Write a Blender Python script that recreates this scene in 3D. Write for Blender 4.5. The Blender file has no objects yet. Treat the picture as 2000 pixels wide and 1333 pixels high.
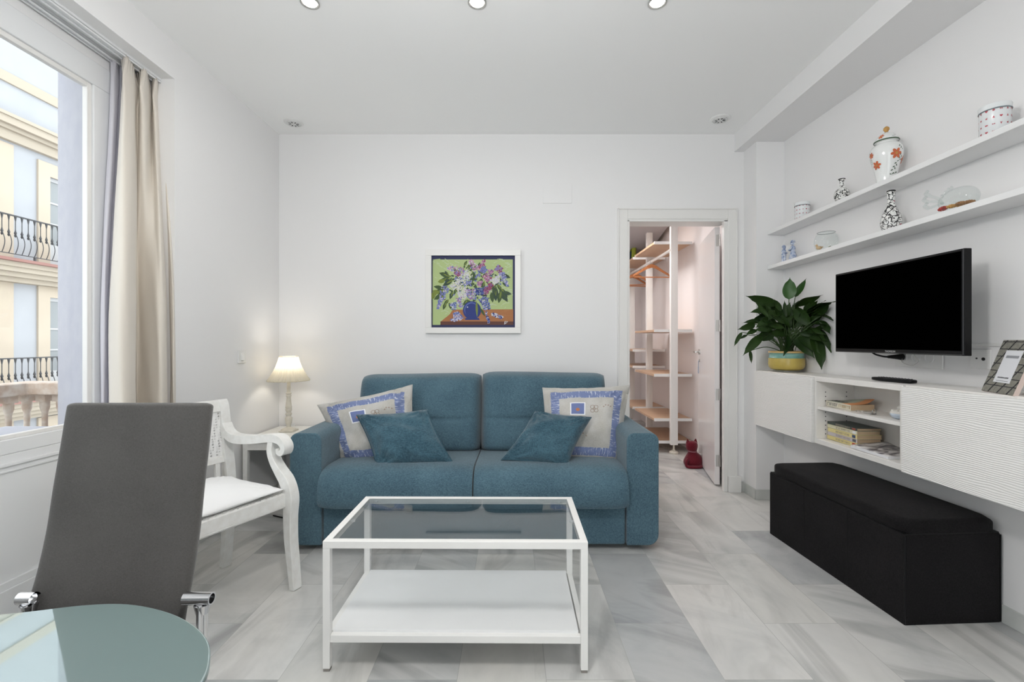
import bpy, math, random
from mathutils import Vector, Matrix, noise

# ------------------------------------------------------------------ camera, sky, lamps, exposure
SC = bpy.context.scene
COL = SC.collection
CAMZ = 1.14
cam_data = bpy.data.cameras.new('camera')
cam_data.sensor_width = 36.0
cam_data.lens = 16.0
cam_data.clip_start = 0.05
cam_data.clip_end = 200
cam = bpy.data.objects.new('camera', cam_data)
COL.objects.link(cam)
cam.location = (0, 0, CAMZ)
cam.rotation_euler = (math.radians(90), 0, 0)
SC.camera = cam

SKY_STRENGTH = 3.0
world = bpy.data.worlds.new('overcast_sky')
SC.world = world
world.use_nodes = True
bg = world.node_tree.nodes['Background']
bg.inputs[0].default_value = (0.93, 0.965, 1.0, 1)
bg.inputs[1].default_value = SKY_STRENGTH

SC.view_settings.view_transform = 'Standard'
SC.view_settings.look = 'None'
SC.view_settings.gamma = 1
SC.view_settings.use_curve_mapping = False
SC.view_settings.exposure = 0.0
DOWNLIGHT_W = 2.0
FILL_GLOBE_W = 178.0  # strength of the added fill globe
SC.cycles.max_bounces = 10
SC.cycles.diffuse_bounces = 6
SC.cycles.transparent_max_bounces = 16
SC.cycles.sample_clamp_indirect = 6
SC.cycles.use_denoising = True
SC.cycles.caustics_reflective = False
SC.cycles.caustics_refractive = False

def portal(name, loc, rot, sx, sy):
    l = bpy.data.lights.new(name, 'AREA')
    l.shape = 'RECTANGLE'; l.size = sx; l.size_y = sy
    l.cycles.is_portal = True
    o = bpy.data.objects.new(name, l)
    o.location = loc; o.rotation_euler = rot
    COL.objects.link(o)
portal('window_portal', (-2.34, 1.17, 1.55), (0, math.radians(-90), 0), 1.75, 2.1)
portal('added_opening_portal', (0.1, -1.66, 1.2), (math.radians(90), 0, 0), 1.5, 2.3)  # guides sky light through the added rear opening

# ------------------------------------------------------------------ mesh builder
class MB:
    def __init__(s):
        s.v = []; s.f = []; s.m = []; s.uv = None
    def add(s, vs, fs, m=0):
        b = len(s.v)
        s.v += [tuple(x) for x in vs]
        s.f += [tuple(i + b for i in f) for f in fs]
        s.m += [m] * len(fs)
        return s
    def box(s, a, b, m=0):
        x0, y0, z0 = [min(p, q) for p, q in zip(a, b)]
        x1, y1, z1 = [max(p, q) for p, q in zip(a, b)]
        vs = [(x0,y0,z0),(x1,y0,z0),(x1,y1,z0),(x0,y1,z0),(x0,y0,z1),(x1,y0,z1),(x1,y1,z1),(x0,y1,z1)]
        return s.add(vs, [(0,3,2,1),(4,5,6,7),(0,1,5,4),(1,2,6,5),(2,3,7,6),(3,0,4,7)], m)
    def prism(s, pts, z0, z1, m=0):          # plan polygon (ccw) raised along z
        n = len(pts)
        vs = [(x, y, z0) for x, y in pts] + [(x, y, z1) for x, y in pts]
        fs = [tuple(range(n))[::-1], tuple(range(n, 2*n))]
        fs += [(i, (i+1) % n, n + (i+1) % n, n + i) for i in range(n)]
        return s.add(vs, fs, m)
    def extrude(s, pts3, vec, m=0):           # any planar polygon of 3d points pushed along vec
        n = len(pts3); v = Vector(vec)
        vs = [Vector(p) for p in pts3] + [Vector(p) + v for p in pts3]
        fs = [tuple(range(n))[::-1], tuple(range(n, 2*n))]
        fs += [(i, (i+1) % n, n + (i+1) % n, n + i) for i in range(n)]
        return s.add(vs, fs, m)
    def ribbon(s, left, right, vec, m=0):     # curved band between two 3d polylines, thickness vec
        n = len(left); v = Vector(vec)
        vs = []
        for a, b in zip(left, right):
            a = Vector(a); b = Vector(b)
            vs += [a, b, b + v, a + v]
        fs = []
        for i in range(n-1):
            p = 4*i; q = p+4
            for k in range(4):
                fs.append((p+k, p+(k+1) % 4, q+(k+1) % 4, q+k))
        fs += [(3,2,1,0), (4*(n-1), 4*(n-1)+1, 4*(n-1)+2, 4*(n-1)+3)]
        return s.add(vs, fs, m)
    def tube(s, pts, r, n=10, m=0, caps=True, closed=False):
        pts = [Vector(p) for p in pts]; N = len(pts)
        rs = r if isinstance(r, (list, tuple)) else [r]*N
        vs = []; up = None
        for i, p in enumerate(pts):
            if closed: t = pts[(i+1) % N] - pts[i-1]
            else: t = pts[min(i+1, N-1)] - pts[max(i-1, 0)]
            t.normalize()
            if up is None:
                up = Vector((0,0,1)) if abs(t.z) < .9 else Vector((1,0,0))
            a = t.cross(up)
            if a.length < 1e-6: a = t.orthogonal()
            a.normalize(); b = a.cross(t).normalized(); up = b
            for k in range(n):
                w = 2*math.pi*k/n
                vs.append(p + a*math.cos(w)*rs[i] + b*math.sin(w)*rs[i])
        fs = []
        for i in range(N if closed else N-1):
            for k in range(n):
                j = (i+1) % N
                fs.append((i*n+k, i*n+(k+1) % n, j*n+(k+1) % n, j*n+k))
        if caps and not closed:
            fs += [tuple(range(n))[::-1], tuple(range((N-1)*n, N*n))]
        return s.add(vs, fs, m)
    def lathe(s, prof, c=(0,0,0), n=32, m=0, caps=True, sx=1, sy=1, rot=0):
        vs = []; N = len(prof)
        for r, z in prof:
            for k in range(n):
                w = 2*math.pi*k/n + rot
                vs.append((c[0]+r*math.cos(w)*sx, c[1]+r*math.sin(w)*sy, c[2]+z))
        fs = [(i*n+k, i*n+(k+1) % n, (i+1)*n+(k+1) % n, (i+1)*n+k) for i in range(N-1) for k in range(n)]
        if caps:
            if prof[0][0] > 1e-5: fs.append(tuple(range(n))[::-1])
            if prof[-1][0] > 1e-5: fs.append(tuple(range((N-1)*n, N*n)))
        return s.add(vs, fs, m)
    def ball(s, c, r, n=16, m=0):
        rx, ry, rz = r if isinstance(r, (tuple, list)) else (r, r, r)
        h = n//2
        prof = [(max(math.sin(math.pi*i/h), 1e-4), -math.cos(math.pi*i/h)) for i in range(h+1)]
        vs = []
        for a, z in prof:
            for k in range(n):
                w = 2*math.pi*k/n
                vs.append((c[0]+rx*a*math.cos(w), c[1]+ry*a*math.sin(w), c[2]+rz*z))
        fs = [(i*n+k, i*n+(k+1) % n, (i+1)*n+(k+1) % n, (i+1)*n+k) for i in range(h) for k in range(n)]
        return s.add(vs, fs, m)
    def move(s, mat):
        s.v = [tuple(mat @ Vector(p)) for p in s.v]; return s
    def build(s, name, mats, parent=None, smooth=False, bevel=0, seg=2, world=False, tilt=False, subsurf=0, solid=0, angle=40):
        if tilt: s.v = [(x, y, z + TILT*(3.27-y)) for x, y, z in s.v]
        if world and parent is not None:
            inv = chain(parent).inverted()
            s.v = [tuple(inv @ Vector(p)) for p in s.v]
        me = bpy.data.meshes.new(name)
        me.from_pydata(s.v, [], s.f)
        if not isinstance(mats, (list, tuple)): mats = [mats]
        for x in mats: me.materials.append(x)
        for p, mi in zip(me.polygons, s.m): p.material_index = mi
        me.validate()
        if s.uv:
            ul = me.uv_layers.new(name='uv')
            for l in me.loops: ul.data[l.index].uv = s.uv[l.vertex_index]
        me.update()
        o = bpy.data.objects.new(name, me)
        COL.objects.link(o)
        if parent is not None: o.parent = parent
        if smooth:
            for p in me.polygons: p.use_smooth = True
            try: me.set_sharp_from_angle(angle=math.radians(angle))
            except Exception: pass
        if bevel:
            b = o.modifiers.new('bevel', 'BEVEL'); b.width = bevel; b.segments = seg
            b.limit_method = 'ANGLE'; b.angle_limit = math.radians(35)
            if smooth is False and seg > 1:
                for p in me.polygons: p.use_smooth = True
                try: me.set_sharp_from_angle(angle=math.radians(80))
                except Exception: pass
                b.harden_normals = True
        if solid:
            q = o.modifiers.new('thick', 'SOLIDIFY'); q.thickness = solid; q.offset = 0
        if subsurf:
            q = o.modifiers.new('sub', 'SUBSURF'); q.levels = subsurf; q.render_levels = subsurf
        return o

TILT = 0.010       # the long right wall's joinery is not quite level: it climbs a little towards the viewer

def chain(o):
    m = Matrix.Identity(4)
    while o is not None:
        m = o.matrix_basis @ m; o = o.parent
    return m

def mb(): return MB()

def tag(o, label=None, cat=None, group=None, kind=None):
    if label: o['label'] = label
    if cat: o['category'] = cat
    if group: o['group'] = group
    if kind: o['kind'] = kind
    return o

def thing(name, label, cat, loc=(0,0,0), rotz=0, group=None):
    o = bpy.data.objects.new(name, None)
    o.empty_display_size = 0.05
    o.location = loc; o.rotation_euler = (0, 0, rotz)
    o.matrix_basis = Matrix.Translation(loc) @ Matrix.Rotation(rotz, 4, 'Z')
    COL.objects.link(o)
    return tag(o, label, cat, group)

def struct(o): o['kind'] = 'structure'; return o

def copy_tree(o, parent=None):
    c = o.copy(); COL.objects.link(c)
    if parent is not None: c.parent = parent
    for ch in list(o.children): copy_tree(ch, c)
    return c

def smoothstep(a, b, x):
    t = max(0, min(1, (x-a)/(b-a))); return t*t*(3-2*t)

def catmull(P, k=8):
    P = [Vector(p) for p in P]; out = []
    for i in range(len(P)-1):
        p0 = P[max(i-1, 0)]; p1 = P[i]; p2 = P[i+1]; p3 = P[min(i+2, len(P)-1)]
        for j in range(k):
            t = j/k
            out.append(.5*((2*p1)+(-p0+p2)*t+(2*p0-5*p1+4*p2-p3)*t*t+(-p0+3*p1-3*p2+p3)*t**3))
    out.append(P[-1]); return out

def superellipse_box(sx, sy, sz, e=4.0, n=24, top_bulge=0.0, uv=False):
    """closed cushion-like block, half sizes sx, sy, sz"""
    m = MB(); vs = []; fs = []; h = n
    def sg(c, p): return math.copysign(abs(c)**p, c)
    p = 2.0/e
    for i in range(h+1):
        f = -math.pi/2 + math.pi*i/h
        for k in range(2*n):
            w = 2*math.pi*k/(2*n)
            x = sg(math.cos(f), p)*sg(math.cos(w), p)*sx
            y = sg(math.cos(f), p)*sg(math.sin(w), p)*sy
            z = sg(math.sin(f), p)*sz
            if top_bulge and z > 0:
                z += top_bulge*(1-(x/sx)**2)*(1-(y/sy)**2)
            vs.append((x, y, z))
    N = 2*n
    for i in range(h):
        for k in range(N):
            fs.append((i*N+k, i*N+(k+1) % N, (i+1)*N+(k+1) % N, (i+1)*N+k))
    m.add(vs, fs); return m

# ------------------------------------------------------------------ materials
class NT:
    def __init__(s, name):
        s.mat = bpy.data.materials.new(name); s.mat.use_nodes = True
        s.t = s.mat.node_tree; s.t.nodes.clear()
        s.out = s.t.nodes.new('ShaderNodeOutputMaterial')
    def n(s, typ, **kw):
        x = s.t.nodes.new('ShaderNode'+typ)
        ins = kw.pop('i', {})
        for k, v in kw.items(): setattr(x, k, v)
        for k, v in ins.items():
            if isinstance(v, bpy.types.NodeSocket): s.t.links.new(v, x.inputs[k])
            else: x.inputs[k].default_value = v
        return x
    def math(s, op, a, b=0.0, c=0.0, clamp=False):
        x = s.n('Math', operation=op, i={0: a, 1: b, 2: c}); x.use_clamp = clamp
        return x.outputs[0]
    def mix(s, f, a, b):
        x = s.n('Mix', data_type='RGBA', i={0: f, 6: a, 7: b}); return x.outputs[2]
    def ramp(s, f, stops, interp='LINEAR'):
        x = s.n('ValToRGB', i={0: f}); cr = x.color_ramp; cr.interpolation = interp
        while len(cr.elements) < len(stops): cr.elements.new(.5)
        for e, (p, c) in zip(cr.elements, stops):
            e.position = p; e.color = c if len(c) == 4 else (*c, 1)
        return x.outputs[0]
    def link(s, a, b): s.t.links.new(a, b)
    def surf(s, sock): s.link(sock, s.out.inputs[0]); return s.mat

def c4(c): return (c[0], c[1], c[2], 1)

def P(name, col, rough=.5, metal=0.0, spec=.5, noise_s=0, noise_c=None, bump=0, bump_s=50, coat=0, sheen=0, alpha=1, trans=0, emit=None, stretch=None, detail=4):
    t = NT(name)
    b = t.n('BsdfPrincipled', i={'Base Color': c4(col), 'Roughness': rough, 'Metallic': metal, 'Specular IOR Level': spec, 'Coat Weight': coat, 'Sheen Weight': sheen, 'Transmission Weight': trans})
    co = t.n('TexCoord').outputs['Object']
    if stretch: co = t.n('Mapping', i={0: co, 3: stretch}).outputs[0]
    if noise_s:
        nz = t.n('TexNoise', i={'Vector': co, 'Scale': noise_s, 'Detail': detail}).outputs[0]
        cc = t.mix(t.ramp(nz, [(.35, (0,0,0)), (.65, (1,1,1))]), c4(col), c4(noise_c))
        t.link(cc, b.inputs['Base Color'])
    if bump:
        nb = t.n('TexNoise', i={'Vector': co, 'Scale': bump_s, 'Detail': 3}).outputs[0]
        bp = t.n('Bump', i={'Strength': bump, 'Distance': .002, 'Height': nb})
        t.link(bp.outputs[0], b.inputs['Normal'])
    if emit:
        b.inputs['Emission Color'].default_value = c4(emit[0]); b.inputs['Emission Strength'].default_value = emit[1]
    return t.surf(b.outputs[0])

def glass_mat(name, tint=(1,1,1), ior=1.5, gain=1.0, rough=0.0):
    """thin clear glass: tinted see-through plus a Schlick mirror term that is the same from both sides"""
    t = NT(name)
    tr = t.n('BsdfTransparent', i={0: c4(tint)})
    gl = t.n('BsdfGlossy', i={0: (1,1,1,1), 'Roughness': rough})
    g = t.n('NewGeometry')
    d = t.math('ABSOLUTE', t.n('VectorMath', operation='DOT_PRODUCT', i={0: g.outputs['Incoming'], 1: g.outputs['Normal']}).outputs['Value'])
    f0 = ((ior-1)/(ior+1))**2
    f = t.math('ADD', f0, t.math('MULTIPLY', 1-f0, t.math('POWER', t.math('SUBTRACT', 1.0, d, clamp=True), 5.0)))
    f = t.math('MULTIPLY', f, gain, clamp=True)
    return t.surf(t.n('MixShader', i={0: f, 1: tr.outputs[0], 2: gl.outputs[0]}).outputs[0])

def marble_floor():
    t = NT('marble_floor_tiles')
    geo = t.n('NewGeometry').outputs['Position']
    sp = t.n('SeparateXYZ', i={0: geo}); X, Y = sp.outputs[0], sp.outputs[1]
    cx = t.math('DIVIDE', t.math('SUBTRACT', X, .115), .3)
    col = t.math('FLOOR', cx)
    par = t.math('MODULO', t.math('ADD', col, 100.0), 2.0)
    ry = t.math('DIVIDE', t.math('SUBTRACT', Y, t.math('ADD', 1.53, t.math('MULTIPLY', par, -.294))), .6)
    row = t.math('FLOOR', ry)
    fx = t.math('SUBTRACT', cx, col); fy = t.math('SUBTRACT', ry, row)
    ex = t.math('MULTIPLY', t.math('MINIMUM', fx, t.math('SUBTRACT', 1.0, fx)), .3)
    ey = t.math('MULTIPLY', t.math('MINIMUM', fy, t.math('SUBTRACT', 1.0, fy)), .6)
    e = t.math('MINIMUM', ex, ey)
    grout = t.math('LESS_THAN', e, .0009)
    idv = t.n('CombineXYZ', i={0: col, 1: row, 2: 3.0}).outputs[0]
    rnd = t.n('TexWhiteNoise', noise_dimensions='3D', i={0: idv})
    off = t.n('VectorMath', operation='MULTIPLY', i={0: rnd.outputs[1], 1: (9, 9, 9)}).outputs[0]
    p = t.n('VectorMath', operation='ADD', i={0: geo, 1: off}).outputs[0]
    # cloudy body
    n1 = t.n('TexNoise', i={'Vector': p, 'Scale': 2.2, 'Detail': 6, 'Roughness': .62, 'Distortion': .6}).outputs[0]
    # streaky veins, running diagonally, direction flips between slabs
    ang = t.math('ADD', .45, t.math('MULTIPLY', t.math('GREATER_THAN', rnd.outputs[0], .5), 1.2))
    rp = t.n('VectorRotate', rotation_type='Z_AXIS', i={0: p, 'Angle': ang}).outputs[0]
    st = t.n('Mapping', i={0: rp, 3: (1.0, 4.2, 1.0)}).outputs[0]
    n2 = t.n('TexNoise', i={'Vector': st, 'Scale': 1.0, 'Detail': 5, 'Roughness': .5, 'Distortion': 1.3}).outputs[0]
    v = t.ramp(n2, [(.30, (.25,.25,.25)), (.44, (.75,.75,.75)), (.5, (1,1,1)), (.62, (.9,.9,.9)), (.75, (.6,.6,.6))])
    base = t.ramp(n1, [(.25, (.50,.51,.51)), (.5, (.66,.66,.65)), (.8, (.76,.75,.73))])
    tilev = t.ramp(rnd.outputs[0], [(0, (.62,.64,.665)), (.3, (.86,.865,.86)), (.65, (1.0,.99,.975)), (.85, (.92,.91,.88)), (1, (.74,.755,.78))])
    c = t.n('Mix', data_type='RGBA', blend_type='MULTIPLY', i={0: 1.0, 6: base, 7: tilev}).outputs[2]
    c = t.n('Mix', data_type='RGBA', blend_type='MULTIPLY', i={0: .46, 6: c, 7: v}).outputs[2]
    n3 = t.n('TexNoise', i={'Vector': p, 'Scale': .9, 'Detail': 2}).outputs[0]
    warm = t.ramp(n3, [(.5, (0,0,0)), (.85, (.45,.45,.45))])
    c = t.n('Mix', data_type='RGBA', blend_type='MULTIPLY', i={0: warm, 6: c, 7: (1.0, .93, .85, 1)}).outputs[2]
    c = t.mix(grout, c, (.40, .40, .385, 1))
    b = t.n('BsdfPrincipled', i={'Base Color': c, 'Roughness': .27, 'Specular IOR Level': .5})
    bp = t.n('Bump', i={'Strength': .25, 'Distance': .001, 'Height': t.math('SUBTRACT', 1.0, grout)})
    t.link(bp.outputs[0], b.inputs['Normal'])
    return t.surf(b.outputs[0])

def fabric(name, c1, c2, scale=420, bump=.35, rough=.95, sheen=.25, blotch=.25, thread=None):
    t = NT(name)
    co = t.n('TexCoord').outputs['Object']
    a = t.n('Mapping', i={0: co, 3: (scale*.25, scale*.25, scale)}).outputs[0]
    n1 = t.n('TexNoise', i={'Vector': a, 'Scale': 1.0, 'Detail': 2}).outputs[0]
    a2 = t.n('Mapping', i={0: co, 3: (scale, scale, scale*.22)}).outputs[0]
    n2 = t.n('TexNoise', i={'Vector': a2, 'Scale': 1.0, 'Detail': 2}).outputs[0]
    w = t.math('MULTIPLY', t.math('ADD', n1, n2), .5)
    n3 = t.n('TexNoise', i={'Vector': co, 'Scale': 5, 'Detail': 5}).outputs[0]
    f = t.ramp(t.math('ADD', w, t.math('MULTIPLY', t.math('SUBTRACT', n3, .5), blotch)), [(.36, (0,0,0)), (.64, (1,1,1))])
    c = t.mix(f, c4(c1), c4(c2))
    b = t.n('BsdfPrincipled', i={'Base Color': c, 'Roughness': rough, 'Sheen Weight': sheen, 'Sheen Roughness': .5, 'Specular IOR Level': .15})
    wr = t.n('TexNoise', i={'Vector': co, 'Scale': 16, 'Detail': 2}).outputs[0]
    hgt = t.math('ADD', w, t.math('MULTIPLY', wr, .8))
    bp = t.n('Bump', i={'Strength': bump, 'Distance': .002, 'Height': hgt})
    t.link(bp.outputs[0], b.inputs['Normal'])
    return t.surf(b.outputs[0])

def wood(name, c1, c2, rough=.45, grain=(1.2, 14, 14), scale=4):
    t = NT(name)
    co = t.n('TexCoord').outputs['Object']
    a = t.n('Mapping', i={0: co, 3: grain}).outputs[0]
    n = t.n('TexNoise', i={'Vector': a, 'Scale': scale, 'Detail': 6, 'Distortion': .4}).outputs[0]
    c = t.mix(t.ramp(n, [(.3, (0,0,0)), (.7, (1,1,1))]), c4(c1), c4(c2))
    b = t.n('BsdfPrincipled', i={'Base Color': c, 'Roughness': rough})
    return t.surf(b.outputs[0])

def wavy_door():
    t = NT('white_rippled_door')
    co = t.n('TexCoord').outputs['Object']
    nz = t.n('TexNoise', i={'Vector': t.n('Mapping', i={0: co, 3: (1, 5, 13)}).outputs[0], 'Scale': 1.0, 'Detail': 1.5}).outputs[0]
    z = t.n('SeparateXYZ', i={0: co}).outputs[2]
    ph = t.math('ADD', t.math('MULTIPLY', z, 2*math.pi/.0080), t.math('MULTIPLY', nz, 22))
    h = t.math('SINE', ph)
    b = t.n('BsdfPrincipled', i={'Base Color': (.84,.83,.81,1), 'Roughness': .45})
    bp = t.n('Bump', i={'Strength': .42, 'Distance': .0014, 'Height': h})
    t.link(bp.outputs[0], b.inputs['Normal'])
    return t.surf(b.outputs[0])

def cushion_print():
    """beige linen cushion cover with a fringed blue border band and a small blue patch, laid out in uv"""
    t = NT('beige_blue_cushion_print')
    uv = t.n('UVMap').outputs[0]
    co = t.n('TexCoord').outputs['Object']
    s = t.n('SeparateXYZ', i={0: uv}); u, v = s.outputs[0], s.outputs[1]
    au = t.math('ABSOLUTE', u); av = t.math('ABSOLUTE', v)
    d = t.math('MAXIMUM', au, av)
    wob = t.n('TexNoise', i={'Vector': uv, 'Scale': 26, 'Detail': 1}).outputs[0]
    dd = t.math('ADD', d, t.math('MULTIPLY', t.math('SUBTRACT', wob, .5), .025))
    band = t.math('MULTIPLY', t.math('GREATER_THAN', dd, .63), t.math('LESS_THAN', dd, .83))
    # white slanting threads crossing the band
    isu = t.math('GREATER_THAN', au, av)
    along = t.math('ADD', t.math('MULTIPLY', isu, v), t.math('MULTIPLY', t.math('SUBTRACT', 1.0, isu), u))
    across = t.math('ADD', t.math('MULTIPLY', isu, u), t.math('MULTIPLY', t.math('SUBTRACT', 1.0, isu), v))
    vec = t.n('CombineXYZ', i={0: t.math('MULTIPLY', along, 48), 1: t.math('MULTIPLY', across, 7), 2: 0.0}).outputs[0]
    th = t.n('TexNoise', i={'Vector': vec, 'Scale': 1.0, 'Detail': 2}).outputs[0]
    thr = t.ramp(th, [(.585, (0,0,0)), (.63, (.8,.8,.8))])
    plain = (.15,.19,.37,1)
    blue = t.mix(t.n('TexNoise', i={'Vector': uv, 'Scale': 60}).outputs[0], (.12,.16,.33,1), (.22,.27,.44,1))
    blue = t.mix(thr, blue, (.66,.68,.74,1))
    lin = t.n('TexNoise', i={'Vector': co, 'Scale': 180, 'Detail': 4}).outputs[0]
    blo = t.n('TexNoise', i={'Vector': co, 'Scale': 9, 'Detail': 3}).outputs[0]
    beige = t.mix(lin, (.36,.345,.31,1), (.56,.54,.50,1))
    beige = t.mix(t.ramp(blo, [(.4, (0,0,0)), (.7, (.5,.5,.5))]), beige, (.62,.62,.62,1))
    # square patch with white rim + orange dot
    def sq(cu, cv, h):
        return t.math('LESS_THAN', t.math('MAXIMUM', t.math('ABSOLUTE', t.math('SUBTRACT', u, cu)), t.math('ABSOLUTE', t.math('SUBTRACT', v, cv))), h)
    def disc(cu, cv, r):
        a = t.math('POWER', t.math('ABSOLUTE', t.math('SUBTRACT', u, cu)), 2.0); b_ = t.math('POWER', t.math('ABSOLUTE', t.math('SUBTRACT', v, cv)), 2.0)
        return t.math('LESS_THAN', t.math('ADD', a, b_), r*r)
    c = t.mix(sq(-.2, .32, .175), beige, (.80,.81,.84,1))
    c = t.mix(sq(-.2, .32, .15), c, plain)
    c = t.mix(disc(-.2, .29, .045), c, (.46,.18,.08,1))
    def ring(cu, cv, r): return t.math('SUBTRACT', disc(cu, cv, r), disc(cu, cv, r-.014))
    for cu, cv, r in ((.14,.36,.055), (.22,.36,.055), (.14,.26,.05), (.23,.27,.05), (.18,.31,.035)):
        c = t.mix(ring(cu, cv, r), c, (.30,.24,.20,1))
    for cu, cv in ((.40,.37), (.44,.41), (.50,.40), (.56,.37), (-.05,-.30), (.03,-.36)):
        c = t.mix(disc(cu, cv, .018), c, (.33,.26,.22,1))
    c = t.mix(band, c, blue)
    b = t.n('BsdfPrincipled', i={'Base Color': c, 'Roughness': .9, 'Sheen Weight': .2, 'Specular IOR Level': .2})
    bp = t.n('Bump', i={'Strength': .4, 'Distance': .003, 'Height': t.math('ADD', lin, t.math('MULTIPLY', t.n('TexNoise', i={'Vector': co, 'Scale': 14, 'Detail': 3}).outputs[0], 1.5))})
    t.link(bp.outputs[0], b.inputs['Normal'])
    return t.surf(b.outputs[0])

def scribble_glaze(name, ink, pink=False, scale=24):
    t = NT(name)
    co = t.n('TexCoord').outputs['Object']
    wv = t.n('TexNoise', i={'Vector': co, 'Scale': 18, 'Detail': 2})
    p = t.n('VectorMath', operation='ADD', i={0: co, 1: t.n('VectorMath', operation='SCALE', i={0: wv.outputs[1], 3: .02}).outputs[0]}).outputs[0]
    v = t.n('TexVoronoi', feature='DISTANCE_TO_EDGE', i={'Vector': p, 'Scale': scale})
    line = t.math('LESS_THAN', v.outputs[0], .055)
    nz = t.n('TexNoise', i={'Vector': co, 'Scale': scale*2.4, 'Detail': 2}).outputs[0]
    blot = t.math('GREATER_THAN', nz, .60)
    c = t.mix(t.math('MAXIMUM', line, blot), (.78,.78,.76,1), c4(ink))
    if pink:
        n2 = t.n('TexNoise', i={'Vector': co, 'Scale': 16, 'Detail': 1}).outputs[0]
        c = t.mix(t.math('GREATER_THAN', n2, .64), c, (.45,.16,.20,1))
    b = t.n('BsdfPrincipled', i={'Base Color': c, 'Roughness': .15})
    return t.surf(b.outputs[0])

def cane_mat():
    t = NT('woven_cane')
    co = t.n('TexCoord').outputs['Object']
    v = t.n('TexVoronoi', feature='F1', i={'Vector': co, 'Scale': 75, 'Randomness': .12})
    hole = t.math('LESS_THAN', v.outputs[0], .38)
    b = t.n('BsdfPrincipled', i={'Base Color': (.80,.80,.79,1), 'Roughness': .5})
    tr = t.n('BsdfTransparent')
    return t.surf(t.n('MixShader', i={0: hole, 1: b.outputs[0], 2: tr.outputs[0]}).outputs[0])

def tweed():
    t = NT('grey_plaid_weave')
    co = t.n('TexCoord').outputs['Object']
    s = t.n('SeparateXYZ', i={0: co}); u, v = s.outputs[0], s.outputs[2]
    def stripe(x, per, w):
        return t.math('LESS_THAN', t.math('PINGPONG', x, per), w)
    wob = t.n('TexNoise', i={'Vector': co, 'Scale': 120, 'Detail': 2}).outputs[0]
    k = t.math('MULTIPLY', wob, .0022)
    m1 = t.math('MAXIMUM', stripe(t.math('ADD', u, k), .011, .0016), stripe(t.math('ADD', v, k), .0135, .0016))
    base = t.mix(wob, (.12,.115,.095,1), (.30,.29,.25,1))
    c = t.mix(m1, base, (.018,.017,.02,1))
    b = t.n('BsdfPrincipled', i={'Base Color': c, 'Roughness': .9})
    return t.surf(b.outputs[0])

M = {}
M['wall'] = P('white_wall_paint', (.82,.815,.815), .9, spec=.2, bump=.06, bump_s=60)
M['ceiling'] = P('white_ceiling_paint', (.93,.93,.925), .9, spec=.2)
M['closet_wall'] = P('pale_pink_wall_paint', (.83,.79,.785), .9, spec=.2)
M['floor'] = marble_floor()
M['skirt'] = P('grey_marble_skirting', (.50,.52,.50), .35, noise_s=6, noise_c=(.62,.63,.61))
M['trimwhite'] = P('white_satin_woodwork', (.80,.79,.77), .35)
M['framewhite'] = P('white_window_frame', (.79,.80,.81), .35)
M['lacquer'] = P('white_lacquer', (.85,.85,.84), .3)
M['metalwhite'] = P('white_powder_coated_steel', (.83,.82,.80), .4)
M['shelfboard'] = P('white_shelf_board', (.84,.84,.84), .5, noise_s=3, noise_c=(.80,.80,.80))
M['cabinet'] = P('white_cabinet_foil', (.80,.78,.75), .42)
M['ripple'] = wavy_door()
M['sofa'] = fabric('blue_chenille', (.040,.080,.110), (.100,.178,.222), 420)
M['sofa2'] = fabric('deep_blue_velvet', (.022,.058,.085), (.062,.130,.168), 260, sheen=.35, blotch=.5)
M['greychair'] = fabric('grey_microfibre', (.060,.057,.054), (.088,.084,.080), 900, bump=.15, sheen=.3, blotch=.5)
M['blackfab'] = fabric('charcoal_linen', (.003,.003,.0033), (.014,.0125,.0135), 500, bump=.5, sheen=.03)
M['curtain'] = P('cream_curtain_cloth', (.70,.65,.58), .75, spec=.2, sheen=.2, bump=.15, bump_s=300)
M['chrome'] = P('polished_chrome', (.72,.72,.73), .12, metal=1)
M['steel'] = P('brushed_steel', (.55,.54,.52), .3, metal=1)
M['black'] = P('black_plastic', (.004,.004,.0045), .35, spec=.2)
M['screen'] = P('black_tv_screen', (.0003,.0003,.0003), .5, spec=0)
M['glass'] = glass_mat('clear_window_glass', (.985,.995,.99), 1.45, .6)
M['tableglass'] = glass_mat('grey_table_glass', (.80,.82,.825), 1.5, 1.0)
M['thinglass'] = glass_mat('clear_blown_glass', (.93,.95,.945), 1.45, 1.0, .02)
M['linen'] = P('white_cotton', (.84,.84,.84), .9, sheen=.2, bump=.4, bump_s=25)
M['oldwhite'] = P('painted_white_wood', (.80,.80,.78), .4, noise_s=30, noise_c=(.74,.73,.70))
M['cream'] = P('cream_painted_wood', (.70,.66,.57), .5, noise_s=40, noise_c=(.62,.58,.50))
M['cane'] = cane_mat()
M['print'] = cushion_print()
M['birch'] = wood('birch_shelf', (.52,.33,.20), (.62,.42,.28), .4)
M['hanger'] = wood('orange_hanger_wood', (.42,.15,.05), (.56,.24,.10), .35)
M['red'] = fabric('dark_red_felt', (.085,.006,.012), (.16,.012,.025), 400)
M['leaf'] = P('dark_green_leaf', (.009,.026,.005), .45, noise_s=7, noise_c=(.022,.050,.008), spec=.25)
M['stem'] = P('green_stalk', (.05,.09,.03), .5)
M['soil'] = P('brown_soil', (.06,.04,.03), 1)
M['yellow'] = P('yellow_glaze', (.52,.40,.10), .25, noise_s=12, noise_c=(.46,.34,.08))
M['turq'] = P('turquoise_glaze', (.22,.42,.36), .25, noise_s=30, noise_c=(.16,.34,.30))
M['terracotta'] = P('terracotta', (.40,.15,.07), .7)
M['porcelain'] = P('white_porcelain', (.80,.81,.80), .12, coat=.3)
M['orange_glaze'] = P('orange_flower_glaze', (.55,.13,.05), .2)
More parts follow.
